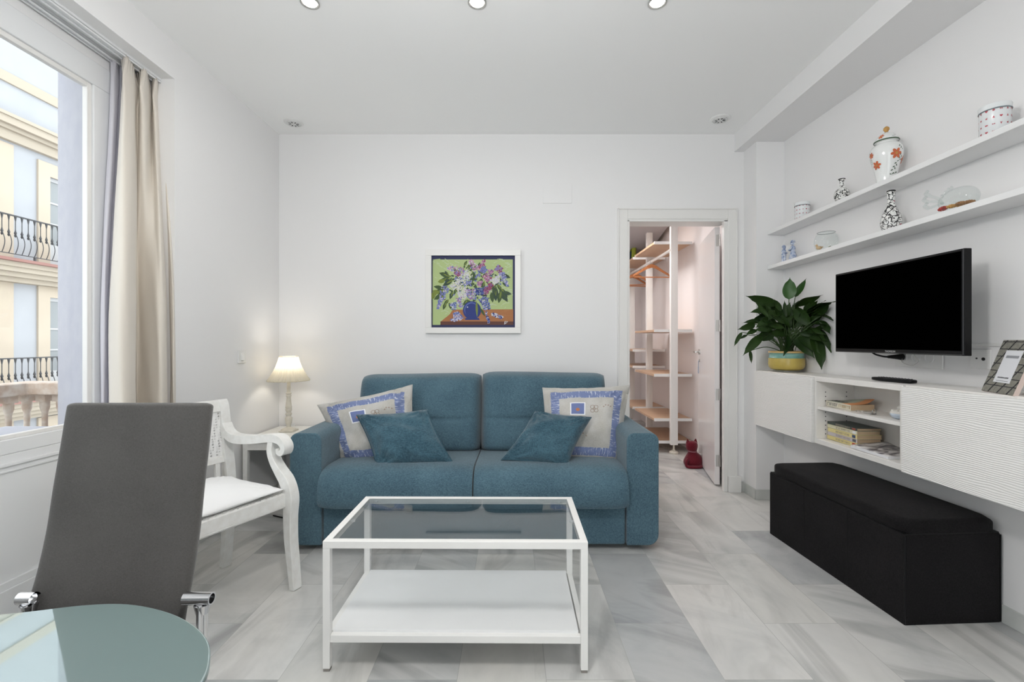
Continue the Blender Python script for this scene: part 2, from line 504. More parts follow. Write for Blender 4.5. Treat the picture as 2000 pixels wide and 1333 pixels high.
M['green_glaze'] = P('green_leaf_glaze', (.05,.09,.05), .2)
M['gold'] = P('gold_glaze', (.50,.27,.07), .25)
M['tin'] = P('white_enamel_tin', (.76,.78,.79), .25)
M['tinred'] = P('red_print', (.42,.05,.07), .4)
M['tinrim'] = P('grey_tin_rim', (.20,.24,.26), .3, metal=.5)
M['ink1'] = scribble_glaze('black_scroll_glaze', (.02,.022,.02), scale=42)
M['ink2'] = scribble_glaze('black_vine_glaze', (.03,.028,.03), True, scale=40)
M['delft'] = P('blue_white_glaze', (.58,.62,.70), .2, noise_s=60, noise_c=(.24,.31,.48), detail=1)
M['facade'] = P('pale_blue_white_plaster', (.37,.385,.41), .95, noise_s=1.5, noise_c=(.39,.405,.43))
M['facadecream'] = P('cream_plaster', (.47,.405,.325), .95, noise_s=2, noise_c=(.49,.425,.34))
M['facadecream2'] = P('cream_stone_moulding', (.42,.37,.30), .9)
M['reddish'] = P('red_clay_tile', (.28,.15,.13), .9)
M['iron'] = P('dark_wrought_iron', (.035,.037,.042), .5)
M['facadewin'] = P('white_window_paint', (.46,.47,.48), .6)
M['facadeglass'] = P('curtained_window_glass', (.24,.26,.27), .3)
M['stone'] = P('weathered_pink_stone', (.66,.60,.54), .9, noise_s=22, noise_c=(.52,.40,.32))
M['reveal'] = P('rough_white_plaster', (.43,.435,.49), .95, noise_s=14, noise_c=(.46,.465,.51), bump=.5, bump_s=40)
M['socket'] = P('white_plastic', (.78,.78,.77), .35)
M['dark'] = P('dark_hole', (.02,.02,.02), .8)
M['asphalt'] = P('street_paving', (.22,.21,.20), .9)
M['paper'] = P('white_paper', (.72,.73,.76), .7)
M['pages'] = P('yellowed_page_edges', (.50,.36,.22), .9, noise_s=3, noise_c=(.56,.42,.28), stretch=(1, 1, 300))

# ------------------------------------------------------------------ the room
def wallr(y): return 1.955 + .0252*(3.27 - y)
CEIL = 2.706
struct(mb().box((-1.96, -1.6, -.12), (2.3, 6.7, 0)).build('floor', M['floor']))
struct(mb().box((-2.32, -1.75, CEIL), (2.3, 3.6, CEIL+.2)).build('ceiling', M['ceiling']))
w = mb()
w.box((-2.32, 3.446, 0), (.882, 3.58, CEIL)); w.box((1.66, 3.446, 0), (2.3, 3.58, CEIL)); w.box((.882, 3.446, 2.053), (1.66, 3.58, CEIL))
struct(w.build('wall_back', M['wall']))
w = mb()
w.box((-2.32, 2.38, -.3), (-1.764, 3.446, CEIL)); w.box((-2.32, -1.6, -.3), (-1.764, .1, CEIL))
w.box((-2.03, .1, 2.511), (-1.764, 2.38, CEIL)); w.box((-2.03, .1, 2.449), (-1.956, 2.38, 2.511)); w.box((-2.32, .1, 2.70), (-2.03, 2.38, CEIL))
w.box((-2.32, .1, -.3), (-1.966, 2.38, .70))
struct(w.build('wall_left', M['wall']))
struct(mb().prism([(1.955, 3.27), (wallr(-1.6), -1.6), (2.3, -1.6), (2.3, 3.446), (1.955, 3.446)][::-1], 0, CEIL).build('wall_right', M['wall']))
w = mb()
w.box((-2.32, -1.75, -.12), (-.7, -1.6, CEIL)); w.box((.9, -1.75, 0), (2.3, -1.6, CEIL)); w.box((-.7, -1.75, 2.35), (.9, -1.6, CEIL))
struct(w.build('wall_front', M['wall']))
# chimney-like pillar in the far right corner and the dropped beam above the right wall
struct(mb().box((1.7545, 3.27, 0), (1.955, 3.446, 2.572)).build('trim_1', M['wall']))
struct(mb().prism([(1.683, -1.6), (2.3, -1.6), (2.3, 3.446), (1.683, 3.446)], 2.572, CEIL).build('trim_2', M['wall']))
# rough outer reveal of the window
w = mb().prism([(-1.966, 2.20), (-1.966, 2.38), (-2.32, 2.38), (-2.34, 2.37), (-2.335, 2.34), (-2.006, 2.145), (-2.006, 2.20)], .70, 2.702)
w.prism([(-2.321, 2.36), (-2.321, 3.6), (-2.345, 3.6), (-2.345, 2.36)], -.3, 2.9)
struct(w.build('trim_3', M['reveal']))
# skirtings
def skirt(name, segs, h=.073, t=.009):
    w = mb()
    for (x0, y0), (x1, y1), (nx, ny) in segs:
        w.prism([(x0, y0), (x1, y1), (x1+nx*t, y1+ny*t), (x0+nx*t, y0+ny*t)], 0, h)
    o = struct(w.build(name, M['skirt'], bevel=.002)); return o
skirt('baseboard_back', [((.79, 3.446), (-1.764, 3.446), (0, -1)), ((1.7545, 3.446), (1.726, 3.446), (0, -1))])
skirt('baseboard_pillar', [((1.7545, 3.262), (1.7545, 3.446), (-1, 0)), ((1.7455, 3.27), (1.9545, 3.27), (0, -1))])
skirt('baseboard_right', [((1.955, 3.26), (wallr(-1.6), -1.6), (-1, 0))])
skirt('baseboard_left', [((-1.764, 3.437), (-1.764, 2.38), (1, 0)), ((-1.764, .1), (-1.764, -1.6), (1, 0))])

# window in the left wall
win = bpy.data.objects.new('window_1', None); COL.objects.link(win); struct(win)
FX0, FX1 = -2.004, -1.950
w = mb()
w.box((FX0, .1, 2.338), (FX1, 2.232, 2.449)); w.box((FX0, .1, .700), (FX1, 2.232, .758))
w.box((FX0, 2.122, .758), (FX1, 2.232, 2.338)); w.box((FX0, .1, .758), (FX1, .2, 2.338))
struct(w.build('window_frame', M['framewhite'], win, bevel=.004))
w = mb()   # glazing bead
for a, b in (((.212, 2.316), (2.100, 2.3385)), ((.212, .7575), (2.100, .774)), ((2.100, .7575), (2.1225, 2.3385)), ((.1995, .7575), (.212, 2.3385))):
    w.box((-1.984, a[0], a[1]), (-1.960, b[0], b[1]))
struct(w.build('glazing_bead', M['trimwhite'], win, bevel=.003))
struct(mb().box((-1.979, .195, .755), (-1.975, 2.126, 2.342)).build('pane', M['glass'], win))
w = mb()
w.box((-1.966, .1, 0), (-1.950, 2.38, .700))
w.box((-1.950, .1, .655), (-1.941, 2.38, .668)); w.box((-1.950, .1, .632), (-1.944, 2.38, .640))
w.box((-1.950, .1, .186), (-1.938, 2.38, .214)); w.box((-1.950, .1, 0), (-1.930, 2.38, .186))
struct(w.build('window_panel', M['framewhite'], win, bevel=.002))
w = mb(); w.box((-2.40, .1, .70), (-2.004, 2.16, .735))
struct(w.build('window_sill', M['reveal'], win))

# door to the small dressing room
door = bpy.data.objects.new('door_1', None); COL.objects.link(door); struct(door)
w = mb()
w.box((.797, 3.428, 0), (.872, 3.446, 2.142)); w.box((1.628, 3.428, 0), (1.698, 3.446, 2.142)); w.box((.872, 3.428, 2.060), (1.628, 3.446, 2.142))
w.box((.797, 3.421, 0), (.807, 3.428, 2.142)); w.box((1.688, 3.421, 0), (1.698, 3.428, 2.142)); w.box((.797, 3.421, 2.132), (1.698, 3.428, 2.142))
struct(w.build('door_casing', M['trimwhite'], door, bevel=.003))
w = mb()
w.box((.868, 3.434, 0), (.888, 3.59, 2.053)); w.box((1.600, 3.434, 0), (1.655, 3.472, 2.053)); w.box((.868, 3.434, 2.043), (1.632, 3.59, 2.065))
struct(w.build('door_frame', M['trimwhite'], door, bevel=.002))
w = mb(); w.box((1.628, 3.416, 0), (1.724, 3.446, .120)); w.box((.775, 3.416, 0), (.872, 3.446, .120))
struct(w.build('plinth_block', M['trimwhite'], door, bevel=.003))
LEAF = Matrix.Translation((1.592, 3.577, 0)) @ Matrix.Rotation(-.225, 4, 'Z')
lf = mb().box((0, 0, .012), (.038, .715, 2.036)).move(LEAF)
leaf = struct(lf.build('door_leaf', P('glossy_white_door', (.80,.775,.77), .18), door, bevel=.002))
w = mb()
for z in (.20, .72, 1.26, 1.93):
    w.box((.010, -.0035, z-.045), (.030, 0, z+.045)); w.box((.036, -.006, z-.045), (.041, .004, z+.045))
    w.tube([(.0365, -.008, z-.045), (.0365, -.008, z+.045)], .006, 10)
struct(w.move(LEAF).build('hinge', M['steel'], leaf))
w = mb()
w.tube([(0, .655, 1.04), (-.045, .655, 1.04), (-.052, .645, 1.04), (-.052, .545, 1.04)], .008, 10)
w.lathe([(.024, 0), (.024, .008)], n=20).v
w2 = mb().tube([(0, .655, 1.04), (-.010, .655, 1.04)], .024, 20); w2.tube([(0, .655, .96), (-.006, .655, .96)], .012, 16)
w3 = mb(); w3.v = w.v[:len(w.v)-40]; w3.f = [f for f in w.f if max(f) < len(w3.v)]; w3.m = [0]*len(w3.f)
w3.add(w2.v, w2.f); w3.move(LEAF)
struct(w3.build('door_handle', M['steel'], leaf, smooth=True))
w = mb().tube([(-.006, .655, .96), (-.010, .655, .952), (-.011, .655, .90)], .003, 6)
w.box((-.014, .648, .84), (-.008, .662, .905)); w.move(LEAF)
struct(w.build('key', P('grey_blue_key_fob', (.30,.36,.48), .5), leaf))

# dressing room shell
struct(mb().box((1.86, 3.58, 0), (2.0, 6.7, 2.55)).build('wall_closet_right', M['closet_wall']))
struct(mb().box((.2, 6.55, 0), (2.0, 6.7, 2.55)).build('wall_closet_back', M['closet_wall']))
struct(mb().box((.1, 3.58, 0), (.25, 6.7, 2.55)).build('wall_closet_left', M['closet_wall']))
struct(mb().prism([(.1, 3.58), (2.0, 3.58), (2.0, 6.7), (.1, 6.7)], 2.50, 2.7).build('ceiling_closet', M['closet_wall']))
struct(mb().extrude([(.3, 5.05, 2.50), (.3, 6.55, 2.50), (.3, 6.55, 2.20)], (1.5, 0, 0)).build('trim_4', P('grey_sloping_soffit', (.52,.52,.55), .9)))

# glazed opening added behind the viewer to let in fill daylight
d2 = bpy.data.objects.new('added_rear_opening', None); COL.objects.link(d2); struct(d2)
w = mb()
for x in (-.7, .07, .84): w.box((x, -1.70, 0), (x+.06, -1.64, 2.35))
w.box((-.7, -1.70, 2.29), (.9, -1.64, 2.35)); w.box((-.7, -1.70, 0), (.9, -1.64, .06))
struct(w.build('door_frame', M['framewhite'], d2))
struct(mb().box((-.65, -1.672, .05), (.85, -1.668, 2.3)).build('pane', M['glass'], d2))

# ------------------------------------------------------------------ outside: street front and own balcony
struct(mb().box((-14, -12, -5.6), (-2.35, 24, -5.5)).build('street', M['asphalt']))
bal = thing('stone_balustrade', 'weathered pinkish stone balustrade with pale coping just outside the window', 'balustrade', (-2.70, 2.5, 0))
w = mb().prism([(-2.77, .3), (-2.64, .3), (-2.64, 2.48), (-2.345, 2.48), (-2.345, 2.61), (-2.77, 2.61)], .845, .912)
w.build('coping', M['stone'], bal, bevel=.008, world=True)
bp = [(.024, .0), (.024, .05), (.016, .07), (.019, .12), (.022, .24), (.020, .34), (.015, .48), (.013, .58), (.014, .64), (.022, .67), (.023, .745)]
def stone_baluster(x, y):
    q = mb().lathe([(r, z+.10) for r, z in bp], (x, y, 0), 12)
    q.box((x-.026, y-.026, .10), (x+.026, y+.026, .15)); q.box((x-.026, y-.026, .805), (x+.026, y+.026, .846))
    q.build('baluster', M['stone'], bal, world=True, smooth=True)
for k in range(20): stone_baluster(-2.705, 2.538 - k*.093)
for x in (-2.612, -2.520, -2.428): stone_baluster(x, 2.545)
mb().box((-2.79, .2, .0), (-2.345, 2.63, .10)).build('balcony_floor', M['facadecream2'], bal, world=True)

bld = thing('apartment_building', 'pale blue and cream apartment building across the street with iron balconies', 'building', (-11, 10, -5.5))
FX = -11.0
w = mb()
# wall with two window openings per pier, built round the openings
wins = [(7.6, 8.9), (10.80, 12.1), (14.2, 15.5)]
floors = [(2.90, 5.04), (-.12, 2.17), (-3.3, -.95)]
zc = -5.5
ys = [-4] + [v for p in wins for v in p] + [22]
zs = [-5.5] + sorted(v for p in floors for v in p) + [9.0]
for i in range(len(ys)-1):
    for j in range(len(zs)-1):
        if i % 2 == 1 and j % 2 == 1: continue
        y1 = min(ys[i+1], 11.03) if zs[j] > 5 and False else ys[i+1]
        w.box((FX-.3, ys[i], zs[j]), (FX, y1, zs[j+1]))
w.build('wall', M['facade'], bld, world=True)
w = mb()
for a, b in ((4.6, 5.6), (9.0, 10.02), (12.6, 13.6)):
    w = mb().box((FX, a, -4.5), (FX+.03, b, 5.45)); w.build('pilaster', M['facadecream'], bld, world=True)
for a, b in wins:
    for z0, z1 in floors:
        w = mb()
        w.box((FX, a-.27, z0), (FX+.045, a, z1+.31)); w.box((FX, b, z0), (FX+.045, b+.27, z1+.31)); w.box((FX, a, z1), (FX+.045, b, z1+.31))
        w.build('window_surround', M['facadecream'], bld, world=True)
w = mb()
w.box((FX, -4, 6.77), (FX+.05, 22, 6.99))
for z0, z1, d in ((5.50, 5.70, .12), (5.70, 5.78, .20), (5.78, 5.93, .30), (5.93, 6.00, .34)): w.box((FX, -4, z0), (FX+d, 22, z1))
w.build('cornice', M['facadecream2'], bld, world=True)
w = mb().box((FX-.1, -4, 8.85), (FX+.25, 22, 9.05)); w.build('roof_edge', M['facadecream2'], bld, world=True)
for a, b in wins:
    for z0, z1 in floors:
        q = mb(); x = FX-.10; mid = (a+b)/2
        q.box((x, a, z1-.08), (x+.05, b, z1)); q.box((x, a, z0), (x+.05, a+.07, z1)); q.box((x, b-.07, z0), (x+.05, b, z1)); q.box((x, mid-.16, z0), (x+.06, mid+.16, z1))
        q.box((x, a, z0), (x+.05, b, z0+.55))
        for z in (z0+1.05, z0+1.55): q.box((x+.005, a, z-.02), (x+.045, b, z+.02))
        wo = q.build('window', M['facadewin'], bld, world=True)
        mb().box((x+.015, a+.05, z0+.5), (x+.02, b-.05, z1-.05)).build('pane', M['facadeglass'], wo, world=True)
for zf, nm in ((2.88, 'upper'), (-.13, 'lower')):
    q = mb(); x1 = -10.42
    q.box((FX, 4, zf-.06), (x1+.04, 16, zf), 1)
    for z0, z1, d in ((-.16, -.06, .52), (-.26, -.16, .46), (-.36, -.26, .36), (-.46, -.36, .24)): q.box((FX, 4, zf+z0), (FX+d, 16, zf+z1))
    bb = q.build('balcony', [M['facadecream2'], M['reddish']], bld, world=True)
    r = mb(); rx = -10.50
    r.box((rx-.02, 4, zf+.89), (rx+.02, 16, zf+.915)); r.box((rx-.012, 4, zf+.09), (rx+.012, 16, zf+.105))
    for k in range(9): r.box((rx-.015, 4.2+k*1.45, zf), (rx+.015, 4.23+k*1.45, zf+.1))
    rail = r.build('railing', M['iron'], bb, world=True)
    y = 4.12; a = []
    for j in range(15):
        t = j/14; z = zf+.10+.79*t
        belly = .0
        if t < .55: belly = .10*math.sin(math.pi*t/.55)
        a.append((rx+belly, y - belly*.35, z))
    g = mb().tube(a, .008, 6)
    g.lathe([(.008, -.10), (.022, -.07), (.014, -.04), (.024, -.01), (.012, .03), (.008, .06)], (rx, y, zf+.55), 8)
    g.lathe([(.008, -.10), (.020, -.02), (.024, 0)], (rx, y, zf+.89), 8)
    g0 = g.build('baluster', M['iron'], rail, world=True)
    for k in range(1, 92):
        g1 = g0.copy(); g1.parent = rail; g1.location = (0, k*.128, 0); COL.objects.link(g1)

# ------------------------------------------------------------------ curtains and rail
rail = thing('curtain_rail', 'white double curtain rail fixed under the window recess soffit', 'curtain rail', (-1.9, 1.2, 2.5))
for x0, x1 in ((-1.942, -1.914), (-1.872, -1.834)):
    q = mb().box((x0, .1, 2.497), (x1, 2.378, 2.511))
    q.box((x0, .1, 2.489), (x0+.006, 2.378, 2.499)); q.box((x1-.006, .1, 2.489), (x1, 2.378, 2.499))
    q.build('track', M['framewhite'], rail, world=True)

def curtain(name, top, bot, z1, z0, mat, label, extra=None, nz=28):
    """top/bot: plan points; sheet is lofted between the two plan curves with the pleats opening downwards"""
    T = catmull([(a, b, 0) for a, b in top], 10); B = catmull([(a, b, 0) for a, b in bot], 10)
    n = len(T); m = MB(); vs = []
    for i in range(nz+1):
        t = i/nz; z = z1 + (z0-z1)*t
        s = smoothstep(0, .55, t)*.85 + .15*t
        hd = 1.0
        if t < .05: s = 0
        for k in range(n):
            x = T[k].x*(1-s)+B[k].x*s; y = T[k].y*(1-s)+B[k].y*s
            # pinch of the pleats just below the heading
            pin = math.exp(-((t-.045)/.020)**2)*.9 - (.35 if t < .02 else 0)
            cx = sum(p.x for p in T)/n
            x = x + (cx-x)*.55*pin
            y += .004*math.sin(z*9+k*.35)*t
            zz = z + (.010*math.sin(k*1.3) if i == 0 else 0)
            vs.append((x, y, zz))
    fs = [(i*n+k, i*n+k+1, (i+1)*n+k+1, (i+1)*n+k) for i in range(nz) for k in range(n-1)]
    m.add(vs, fs)
    o = m.build(name, mat, smooth=True, solid=.003, angle=180)
    return tag(o, label, 'curtain')
def yx(px, X): return (X, abs(X)*889/(1000-px))
curtain('curtain', [yx(238,-1.872), yx(244,-1.835), yx(252,-1.84), yx(261,-1.858), yx(264,-1.895), yx(270,-1.885), yx(276,-1.84), yx(284,-1.832), yx(291,-1.868), yx(295,-1.892), yx(300,-1.845), yx(306,-1.838), yx(311,-1.878), yx(315,-1.888), yx(318,-1.835), yx(323,-1.842), yx(326,-1.872)],
        [yx(211,-1.885), yx(216,-1.80), yx(232,-1.73), yx(250,-1.715), yx(264,-1.765), yx(263,-1.875), yx(268,-1.90), yx(280,-1.86), yx(297,-1.79), yx(311,-1.735), yx(322,-1.73), yx(327,-1.77), yx(326,-1.86), yx(330,-1.86), yx(334,-1.78), yx(340,-1.735), yx(343,-1.75)],
        2.489, .02, M['curtain'], 'heavy cream pleated curtain drawn to the right end of the window')
t_ = NT('white_voile')
dif = t_.n('BsdfDiffuse', i={0: (.90,.89,.93,1)}); trl = t_.n('BsdfTranslucent', i={0: (.90,.89,.93,1)}); trp = t_.n('BsdfTransparent')
mx = t_.n('MixShader', i={0: .5, 1: dif.outputs[0], 2: trl.outputs[0]}); mx2 = t_.n('MixShader', i={0: .12, 1: mx.outputs[0], 2: trp.outputs[0]})
M['voile'] = t_.surf(mx2.outputs[0])
curtain('sheer_curtain', [yx(216,-1.93), yx(225,-1.915), yx(231,-1.94), yx(238,-1.915), yx(245,-1.935), yx(252,-1.915), yx(262,-1.94)],
        [yx(196,-1.925), yx(202,-1.905), yx(208,-1.93), yx(216,-1.90), yx(226,-1.93), yx(240,-1.905), yx(262,-1.93)],
        2.489, .225, M['voile'], 'thin white voile curtain hanging between the cream curtain and the glass')

# ------------------------------------------------------------------ sofa
sofa = thing('sofa', 'blue fabric two-seat sofa with square arms against the back wall', 'sofa', (-.207, 2.93, 0))
SX, SY = -.207, 2.93
def arm(x0, x1):
    yf, yb = 2.465, 3.40; r = .055
    # side outline in the x-z plane, rounded upper edges, extruded in y; lower front outer corner rounded
    m = MB(); prof = []
    zt = .640; zb = .03
    outer = x0 if x0 < -.5 else x1
    def arc(cx, cz, a0, a1, r, n=6):
        return [(cx+r*math.cos(a0+(a1-a0)*i/n), cz+r*math.sin(a0+(a1-a0)*i/n)) for i in range(n+1)]
    rb_l = .06 if outer == x0 else .008; rb_r = .06 if outer == x1 else .008
    prof = arc(x0+rb_l, zb+rb_l, math.pi, 1.5*math.pi, rb_l) + arc(x1-rb_r, zb+rb_r, 1.5*math.pi, 2*math.pi, rb_r) + arc(x1-.045, zt-.045, 0, .5*math.pi, .045) + arc(x0+.045, zt-.045, .5*math.pi, math.pi, .045)
    m.extrude([(x, yf, z) for x, z in prof], (0, yb-yf, 0))
    return m.build('arm', M['sofa'], sofa, world=True, bevel=.018, seg=3)
arm(-1.206, -1.034); arm(.622, .797)
mb().box((-1.030, 2.475, .03), (.618, 3.38, .30)).build('base', M['sofa'], sofa, world=True, bevel=.012, seg=3)
mb().box((-1.034, 3.20, .03), (.622, 3.40, .70)).build('back_frame', M['sofa'], sofa, world=True, bevel=.02, seg=3)

def seat_cushion(x0, x1, ph):
    """seat pad with a waterfall front: profile in y-z swept across x"""
    prof = [(3.05, .30), (2.60, .262), (2.43, .250), (2.402, .258), (2.392, .30), (2.396, .36), (2.412, .405), (2.45, .440), (2.52, .456), (2.65, .452), (2.80, .440), (3.05, .425)]
    P_ = catmull([(0, y, z) for y, z in prof], 4)
    n = len(P_); N = 44; vs = []; fs = []
    for i in range(N+1):
        t = i/N; u = 2*t-1; x = x0+(x1-x0)*t
        edge = (1-abs(u)**14)
        for p in P_:
            cz = .35; z = cz+(p.z-cz)*(.90+.10*edge)
            y = p.y + (1-edge)*.012
            z += .006*(1-u*u)*(1 if p.z > .4 else 0)
            if p.y < 2.5 and p.z > .28:
                y += .0035*math.sin(x*38+ph)*math.exp(-((x-(x0+x1)/2-.05)/.13)**2)*smoothstep(.28, .36, p.z)
                z += .002*math.sin(x*45+ph)*math.exp(-((x-(x0+x1)/2-.05)/.15)**2)
            z += .002*noise.noise(Vector((x*5, p.y*6, ph)))
            vs.append((x, y, z))
    for i in range(N):
        for k in range(n): fs.append((i*n+k, i*n+(k+1) % n, (i+1)*n+(k+1) % n, (i+1)*n+k))
    fs += [tuple(range(n))[::-1], tuple(range(N*n, (N+1)*n))]
    m = MB().add(vs, fs); m.f = [f[::-1] for f in m.f]
    return m.build('seat_cushion', M['sofa'], sofa, smooth=True, world=True, bevel=.012, seg=3, angle=50)
seat_cushion(-1.032, -.211, 0); seat_cushion(-.205, .620, 2)

def back_cushion(x0, x1, ph, dz=0):
    """plump back cushion with a sewn crease across the lower half"""
    Nu, Nv = 40, 40; vs = []; fs = []
    zb, zt = .42, .915+dz
    def sect(v, u):
        z = zb+(zt-zb)*v
        yc = 3.03+.14*v            # leans back
        e = (1-abs(u)**12)**.5 if abs(u) < 1 else 0
        ev = max(0, (1-abs(2*v-1)**14))**.5
        h = .135*e*ev + .012
        crease = .016*math.exp(-((v-.43)/.022)**2)*(1-abs(u)**4)
        hb = .10*e*ev + .012
        bulge = .016*math.exp(-((v-.22)/.16)**2)*(1-u**4) + .016*math.exp(-((v-.68)/.22)**2)*(1-u*u)
        wr = .004*noise.noise(Vector((u*3+ph, v*4, ph)))
        return z, yc-h-bulge+crease+wr, yc+hb
    for side in (0, 1):
        for j in range(Nv+1):
            for i in range(Nu+1):
                u = 2*i/Nu-1; v = j/Nv
                z, yf, yb = sect(v, u)
                rz = .024*(abs(u)**14)*(1 if v > .5 else -.4)*(abs(2*v-1)**3)
                x = (x0+x1)/2+(x1-x0)/2*u*(1-.010*(abs(2*v-1)**8))
                vs.append((x, yf if side == 0 else yb, z-rz*.8 + .004*math.sin(u*2+ph)*v))
    W = Nu+1; O = W*(Nv+1)
    for j in range(Nv):
        for i in range(Nu):
            a = j*W+i; fs.append((a, a+1, a+W+1, a+W)); fs.append((O+a, O+a+W, O+a+W+1, O+a+1))
    for i in range(Nu):
        fs.append((i, O+i, O+i+1, i+1)); a = Nv*W+i; fs.append((a, a+1, O+a+1, O+a))
    for j in range(Nv):
        a = j*W; fs.append((a, a+W, O+a+W, O+a)); a = j*W+Nu; fs.append((a, O+a, O+a+W, a+W))
    return MB().add(vs, fs).build('back_cushion', M['sofa'], sofa, smooth=True, world=True, angle=180)
back_cushion(-1.030, -.208, 0, -.002); back_cushion(-.206, .640, 3, .008)

def pillow(name, corners, T, mat, label, group=None, cave=.06, wr=.012, seed=0, flange=0.0, dent=None):
    """corners: bottom-left, bottom-right, top-right, top-left of the face turned to the room"""
    bl, br, tr, tl = [Vector(c) for c in corners]
    ctr = (bl+br+tr+tl)/4
    nrm = (br-bl+tr-tl).cross(tl-bl+tr-br).normalized()      # towards the viewer (-y)
    if nrm.y > 0: nrm = -nrm
    N = 36; vs = []; uvs = []; fs = []
    for side in (1, -1):
        for j in range(N+1):
            for i in range(N+1):
                u = 2*i/N-1; v = 2*j/N-1
                uu = u*(1-cave*(1-v*v)*abs(u)**2); vv = v*(1-cave*(1-u*u)*abs(v)**2)
                p = bl*(1-uu)*(1-vv)/4+br*(1+uu)*(1-vv)/4+tr*(1+uu)*(1+vv)/4+tl*(1-uu)*(1+vv)/4
                fu = min(1, abs(u)/(1-flange)) if flange else abs(u); fv = min(1, abs(v)/(1-flange)) if flange else abs(v)
                h = T*((1-fu**2.4)*(1-fv**2.4))**.52
                q = Vector((u*1.7+seed, v*1.7, seed*3.1))
                edgew = (1-(1-abs(u)**3)*(1-abs(v)**3))
                h += wr*(noise.noise(q*1.6)*.8 + noise.noise(q*4)*.35*edgew)*(1-max(abs(u), abs(v))**8)
                # gathers running out of the corners
                for cu, cv in ((-1,-1), (1,-1), (1,1), (-1,1)):
                    du, dv = u-cu, v-cv; r = math.hypot(du, dv)
                    if r < 1.1:
                        h += wr*.40*math.sin(math.atan2(dv, du)*18+seed)*math.exp(-((r-.35)/.28)**2)
                if dent: h -= dent[2]*math.exp(-((u-dent[0])**2+(v-dent[1])**2)/.18)
                if flange and max(abs(u), abs(v)) > 1-flange: h = .002+.008*noise.noise(Vector((u*5+seed, v*5, 1)))
                vs.append(p+nrm*(h*side if side == 1 or True else 0)); uvs.append((u, v))
    W = N+1; O = W*W
    for j in range(N):
        for i in range(N):
            a = j*W+i; fs.append((a, a+1, a+W+1, a+W)); fs.append((O+a, O+a+W, O+a+W+1, O+a+1))
    for i in range(N):
        fs.append((i, O+i, O+i+1, i+1)); a = N*W+i; fs.append((a, a+1, O+a+1, O+a))
        a = i*W; fs.append((a, a+W, O+a+W, O+a)); a = i*W+N; fs.append((a, O+a, O+a+W, a+W))
    m = MB().add(vs, fs); m.uv = uvs
    o = m.build(name, mat, smooth=True, angle=180)
    return tag(o, label, 'cushion', group)
def W(px, py, Y): return ((px-1000)*Y/889, Y, CAMZ-(py-667)*Y/889)
pillow('throw_pillow', [W(670, 911, 2.72), W(815, 906, 2.74), W(806, 752, 2.93), W(619, 792, 2.84)], .098, M['print'],
       'beige and blue bordered cushion leaning in the corner by the lamp', cave=.05, wr=.034, seed=2, flange=.05, dent=(-.45, 0, .03))
pillow('throw_pillow', [W(1062, 905, 2.74), W(1212, 912, 2.72), W(1231, 753, 2.90), W(1059, 758, 2.92)], .098, M['print'],
       'beige and blue bordered cushion leaning against the arm nearest the doorway', cave=.05, wr=.026, seed=5, flange=.05)
pillow('throw_pillow', [W(737, 921, 2.54), W(887, 906, 2.57), W(836, 801, 2.73), W(695, 811, 2.70)], .080, M['sofa2'],
       'small plain blue velvet cushion in front of the patterned cushion by the lamp', cave=.07, wr=.026, seed=8)
pillow('throw_pillow', [W(978, 900, 2.58), W(1107, 915, 2.54), W(1156, 816, 2.68), W(1046, 803, 2.74)], .080, M['sofa2'],
       'small plain blue velvet cushion in front of the patterned cushion by the doorway', cave=.07, wr=.026, seed=11)

# ------------------------------------------------------------------ coffee table
ct = thing('coffee_table', 'white steel coffee table with glass top and lower shelf before the sofa', 'coffee table', (-.194, 1.79, 0), -.008)
hx, hy, tb = .4565, .2275, .025
for sx in (-1, 1):
    for sy in (-1, 1):
        x = sx*(hx-tb/2); y = sy*(hy-tb/2)
        l = mb().box((x-tb/2, y-tb/2, .010), (x+tb/2, y+tb/2, .425)).build('leg', M['metalwhite'], ct, bevel=.0015)
        mb().box((x-tb/2+.002, y-tb/2+.002, 0), (x+tb/2-.002, y+tb/2-.002, .010)).build('foot_cap', P('grey_foot_cap', (.25,.23,.21), .5), l)
q = mb()
q.box((-hx, -hy, .425), (hx, -hy+tb, .450)); q.box((-hx, hy-tb, .425), (hx, hy, .450))
q.box((-hx, -hy+tb, .425), (-hx+tb, hy-tb, .450)); q.box((hx-tb, -hy+tb, .425), (hx, hy-tb, .450))
q.build('top_frame', M['metalwhite'], ct, bevel=.0015)
q = mb()
for a, b in (((-hx+tb, -hy+.002), (hx-tb, -hy+tb-.002)), ((-hx+tb, hy-tb+.002), (hx-tb, hy-.002)), ((-hx+.002, -hy+tb), (-hx+tb-.002, hy-tb)), ((hx-tb+.002, -hy+tb), (hx-.002, hy-tb))):
    q.box((*a, .100), (*b, .125))
q.build('shelf_frame', M['metalwhite'], ct, bevel=.0015)
mb().box((-hx+.027, -hy+.020, .124), (hx-.030, hy-.020, .134)).build('shelf', M['shelfboard'], ct, bevel=.001)
mb().box((-hx+tb+.001, -hy+tb+.001, .4425), (hx-tb-.001, hy-tb-.001, .4485)).build('glass_top', M['tableglass'], ct)
for x, y in [(x, y) for x in (-.40, 0, .40) for y in (-hy+tb+.007, hy-tb-.007)] + [(-hx+tb+.007, -.02), (hx-tb-.007, -.02)]:
    mb().lathe([(.008, .4365), (.008, .4422)], (x, y, 0), 14).build('glass_support', M['lacquer'], ct)

